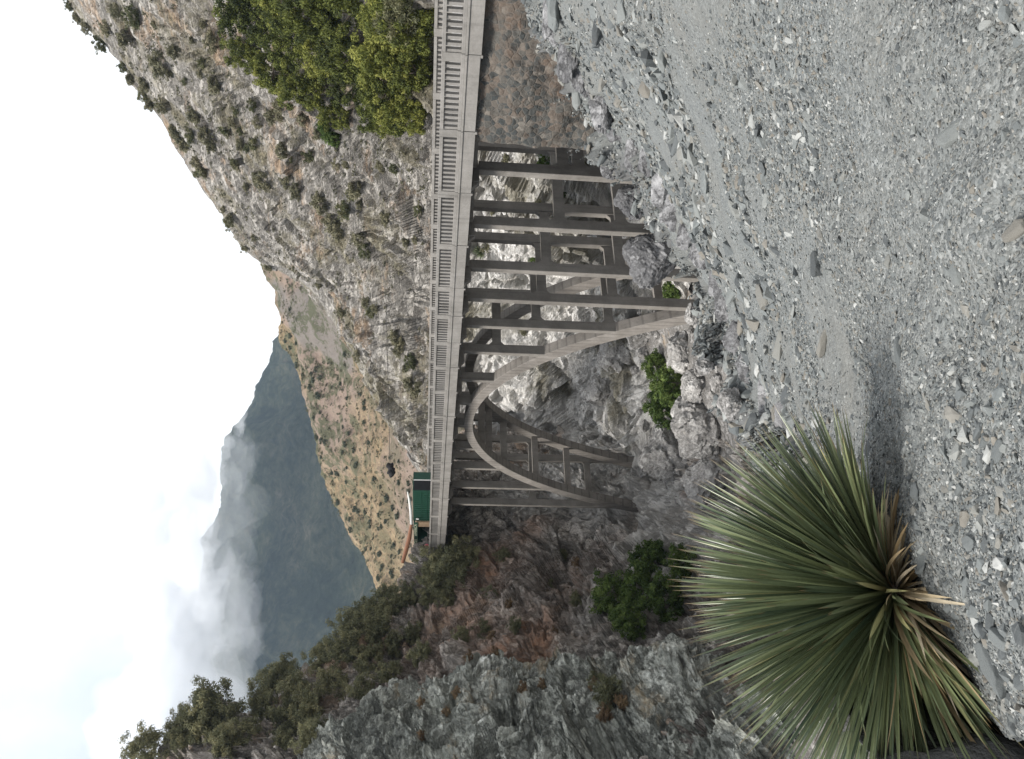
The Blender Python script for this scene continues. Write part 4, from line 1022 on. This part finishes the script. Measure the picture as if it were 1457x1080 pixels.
# ------------------------------------------------------------------ person at the far railing
pt, ps = 1.6, sy(776, 1.6)
pe = wor(pt, ps, deckz(pt))
def person(p, rz):
    sk = [(0, 0, .95), (0, 0, 1.2), (0, .01, 1.42), (0, .01, 1.52), (0, -.01, 1.62), (0, 0, 1.72), (.2, 0, 1.40), (.27, -.02, 1.14), (.22, -.2, 1.02), (-.2, 0, 1.40), (-.27, -.02, 1.14), (-.22, -.2, 1.02), (.1, 0, .88), (.11, -.02, .48), (.11, .02, .08), (.11, -.14, .04), (-.1, 0, .88), (-.11, .0, .48), (-.11, .03, .08), (-.11, -.13, .04)]
    ra = [.15, .14, .16, .06, .095, .08, .07, .05, .035, .07, .05, .035, .10, .07, .045, .035, .10, .07, .045, .035]
    ed = [(0, 1), (1, 2), (2, 3), (3, 4), (4, 5), (2, 6), (6, 7), (7, 8), (2, 9), (9, 10), (10, 11), (0, 12), (12, 13), (13, 14), (14, 15), (0, 16), (16, 17), (17, 18), (18, 19)]
    me = bpy.data.meshes.new('person'); me.from_pydata(sk, ed, []); o = bpy.data.objects.new('person', me); COL.objects.link(o)
    mo = o.modifiers.new('s', 'SKIN')
    for i, r in enumerate(ra): me.skin_vertices[0].data[i].radius = (r, r)
    me.skin_vertices[0].data[0].use_root = True
    o.modifiers.new('u', 'SUBSURF').levels = 2
    bpy.context.view_layer.update(); dg = bpy.context.evaluated_depsgraph_get(); m2 = bpy.data.meshes.new_from_object(o.evaluated_get(dg))
    o.modifiers.clear(); o.data = m2; m2.materials.clear()
    for k in ('skin', 'pink', 'denim'): m2.materials.append(M[k])
    for f in m2.polygons:
        c = f.center; f.use_smooth = True
        f.material_index = 2 if c.z < .97 else (1 if c.z < 1.47 and not (abs(c.x) > .2 and c.z < 1.12) else 0)
    o.location = p; o.rotation_euler = (0, 0, rz)
    bb = bmesh.new(); bmesh.ops.create_icosphere(bb, subdivisions=3, radius=.115)
    for v in bb.verts: v.co = Vector((v.co.x*.9, v.co.y+.025, max(v.co.z, -.03)+1.69))
    hm = bpy.data.meshes.new('hair'); bb.to_mesh(hm); bb.free(); hm.materials.append(M['hair']); ho = bpy.data.objects.new('hair', hm); COL.objects.link(ho); ho.parent = o
    return o
tag(person(pe, RZ-PI/2+.3), 'person in a pink top standing behind the railing by the green kiosk', 'person')

# ------------------------------------------------------------------ air
hz = MB(); hz.box(-2600, 2600, -120, 3400, -60, 1050)
t = NT('haze_air'); pv = t.n('ShaderNodeVolumePrincipled'); pv.inputs['Color'].default_value = (.60, .76, .93, 1); pv.inputs['Density'].default_value = .000075; pv.inputs['Anisotropy'].default_value = .2
t.l(pv.outputs[0], t.out.inputs['Volume'])
HAZE = True
if HAZE: tag(hz.build('haze', t.m), kind='stuff')

def cloud_blob(px, py, d, r, dens, seed, sq=(1.3, 1, .8)):  # low cloud wrapped about the far mountain top, as scattering volumes
    bm = bmesh.new(); bmesh.ops.create_icosphere(bm, subdivisions=5, radius=1)
    V = np.array([v.co[:] for v in bm.verts]); V *= (1+.55*fbm(V*1.3+seed*3.1, 5, seed, .55))[:, None]
    R_ = r*d/F
    for v, c in zip(bm.verts, V): v.co = c*R_*np.array(sq)
    me = bpy.data.meshes.new('low_cloud'); bm.to_mesh(me); bm.free()
    t = NT('cloud_air'); v = t.n('ShaderNodeVolumePrincipled'); v.inputs['Color'].default_value = (.97, .98, 1, 1); v.inputs['Density'].default_value = dens; v.inputs['Anisotropy'].default_value = .0
    t.l(v.outputs[0], t.out.inputs['Volume']); me.materials.append(t.m)
    o = bpy.data.objects.new('low_cloud', me); COL.objects.link(o); o.location = U(px, py, d); tag(o, kind='stuff')
for i, (px, py, r, dn) in enumerate(((200, 740, 90, .003), (228, 820, 75, .004), (262, 880, 60, .005), (245, 960, 85, .004), (285, 925, 40, .006), (225, 1060, 95, .004), (268, 705, 44, .005), (300, 665, 22, .006), (318, 632, 15, .006), (340, 603, 13, .008), (270, 790, 46, .006), (300, 860, 22, .006), (290, 735, 20, .006), (318, 740, 58, .0011), (322, 840, 60, .0014), (312, 930, 70, .0016), (335, 655, 34, .0012))):
    cloud_blob(px, py, 1780-i*15, r, dn*1.9, i+1)

# ------------------------------------------------------------------ light
SUN_DIR = Vector((-.72, -.30, .88)).normalized()         # towards the sun
sl_ = bpy.data.lights.new('sun', 'SUN'); sl_.energy = 4.6; sl_.angle = math.radians(15.0); sl_.color = (1, .95, .88)
so_ = bpy.data.objects.new('sun', sl_); COL.objects.link(so_); so_.rotation_euler = SUN_DIR.to_track_quat('Z', 'Y').to_euler(); so_.location = (-40, 0, 80)
w = bpy.data.worlds.new('World'); sc.world = w; w.use_nodes = True
nt = w.node_tree; nt.nodes.clear()
out = nt.nodes.new('ShaderNodeOutputWorld'); bg = nt.nodes.new('ShaderNodeBackground'); sk = nt.nodes.new('ShaderNodeTexSky')
sk.sky_type = 'NISHITA'; sk.sun_disc = False; sk.sun_elevation = math.asin(SUN_DIR.z); sk.sun_rotation = math.atan2(SUN_DIR.x, SUN_DIR.y)
tc = nt.nodes.new('ShaderNodeTexCoord'); no = nt.nodes.new('ShaderNodeTexNoise'); no.inputs['Scale'].default_value = 2.0; no.inputs['Detail'].default_value = 8; no.inputs['Roughness'].default_value = .5
sx = nt.nodes.new('ShaderNodeSeparateXYZ'); nt.links.new(tc.outputs['Generated'], sx.inputs[0])
def wm_(op, a, b_):                      # cloud ahead; unseen sky overhead and behind made clearer to set the ambient light
    o = nt.nodes.new('ShaderNodeMath'); o.operation = op
    for i, v in enumerate((a, b_)):
        if isinstance(v, (int, float)): o.inputs[i].default_value = v
        else: nt.links.new(v, o.inputs[i])
    return o.outputs[0]
ff = wm_('ADD', wm_('MULTIPLY', no.outputs['Fac'], .55), wm_('ADD', wm_('MULTIPLY', sx.outputs['Y'], .42), wm_('MULTIPLY', sx.outputs['X'], .16)))
rp = nt.nodes.new('ShaderNodeValToRGB'); rp.color_ramp.elements[0].position = .34; rp.color_ramp.elements[0].color = (.85, .85, .85, 1); rp.color_ramp.elements[1].position = .58; rp.color_ramp.elements[1].color = (1, 1, 1, 1)
mx = nt.nodes.new('ShaderNodeMix'); mx.data_type = 'RGBA'; mx.inputs[7].default_value = (10.9, 10.9, 10.9, 1)
nt.links.new(tc.outputs['Generated'], no.inputs['Vector']); nt.links.new(ff, rp.inputs['Fac']); nt.links.new(rp.outputs['Color'], mx.inputs[0])
n2 = nt.nodes.new('ShaderNodeTexNoise'); n2.inputs['Scale'].default_value = 3.2; n2.inputs['Detail'].default_value = 9; n2.inputs['Roughness'].default_value = .55; nt.links.new(tc.outputs['Generated'], n2.inputs['Vector'])
f2 = wm_('ADD', wm_('MULTIPLY', n2.outputs['Fac'], .9), wm_('MULTIPLY', sx.outputs['X'], -.75))
r2 = nt.nodes.new('ShaderNodeValToRGB'); r2.color_ramp.elements[0].position = .42; r2.color_ramp.elements[0].color = (0, 0, 0, 1); r2.color_ramp.elements[1].position = .80; r2.color_ramp.elements[1].color = (1, 1, 1, 1)
nt.links.new(f2, r2.inputs['Fac'])
cm = nt.nodes.new('ShaderNodeMix'); cm.data_type = 'RGBA'; cm.inputs[6].default_value = (10.9, 10.9, 10.9, 1); cm.inputs[7].default_value = (6.6, 7.1, 7.8, 1)
nt.links.new(r2.outputs['Color'], cm.inputs[0]); nt.links.new(cm.outputs[2], mx.inputs[7])
nt.links.new(sk.outputs[0], mx.inputs[6]); nt.links.new(mx.outputs[2], bg.inputs['Color']); bg.inputs['Strength'].default_value = .1
nt.links.new(bg.outputs[0], out.inputs['Surface'])
sc.view_settings.view_transform = 'Standard'; sc.view_settings.look = 'None'; sc.view_settings.exposure = 0.35; sc.view_settings.gamma = 1
try: sc.cycles.use_denoising = True
except Exception: pass
sc.cycles.max_bounces = 6; sc.cycles.diffuse_bounces = 3; sc.cycles.transparent_max_bounces = 8; sc.cycles.volume_bounces = 5
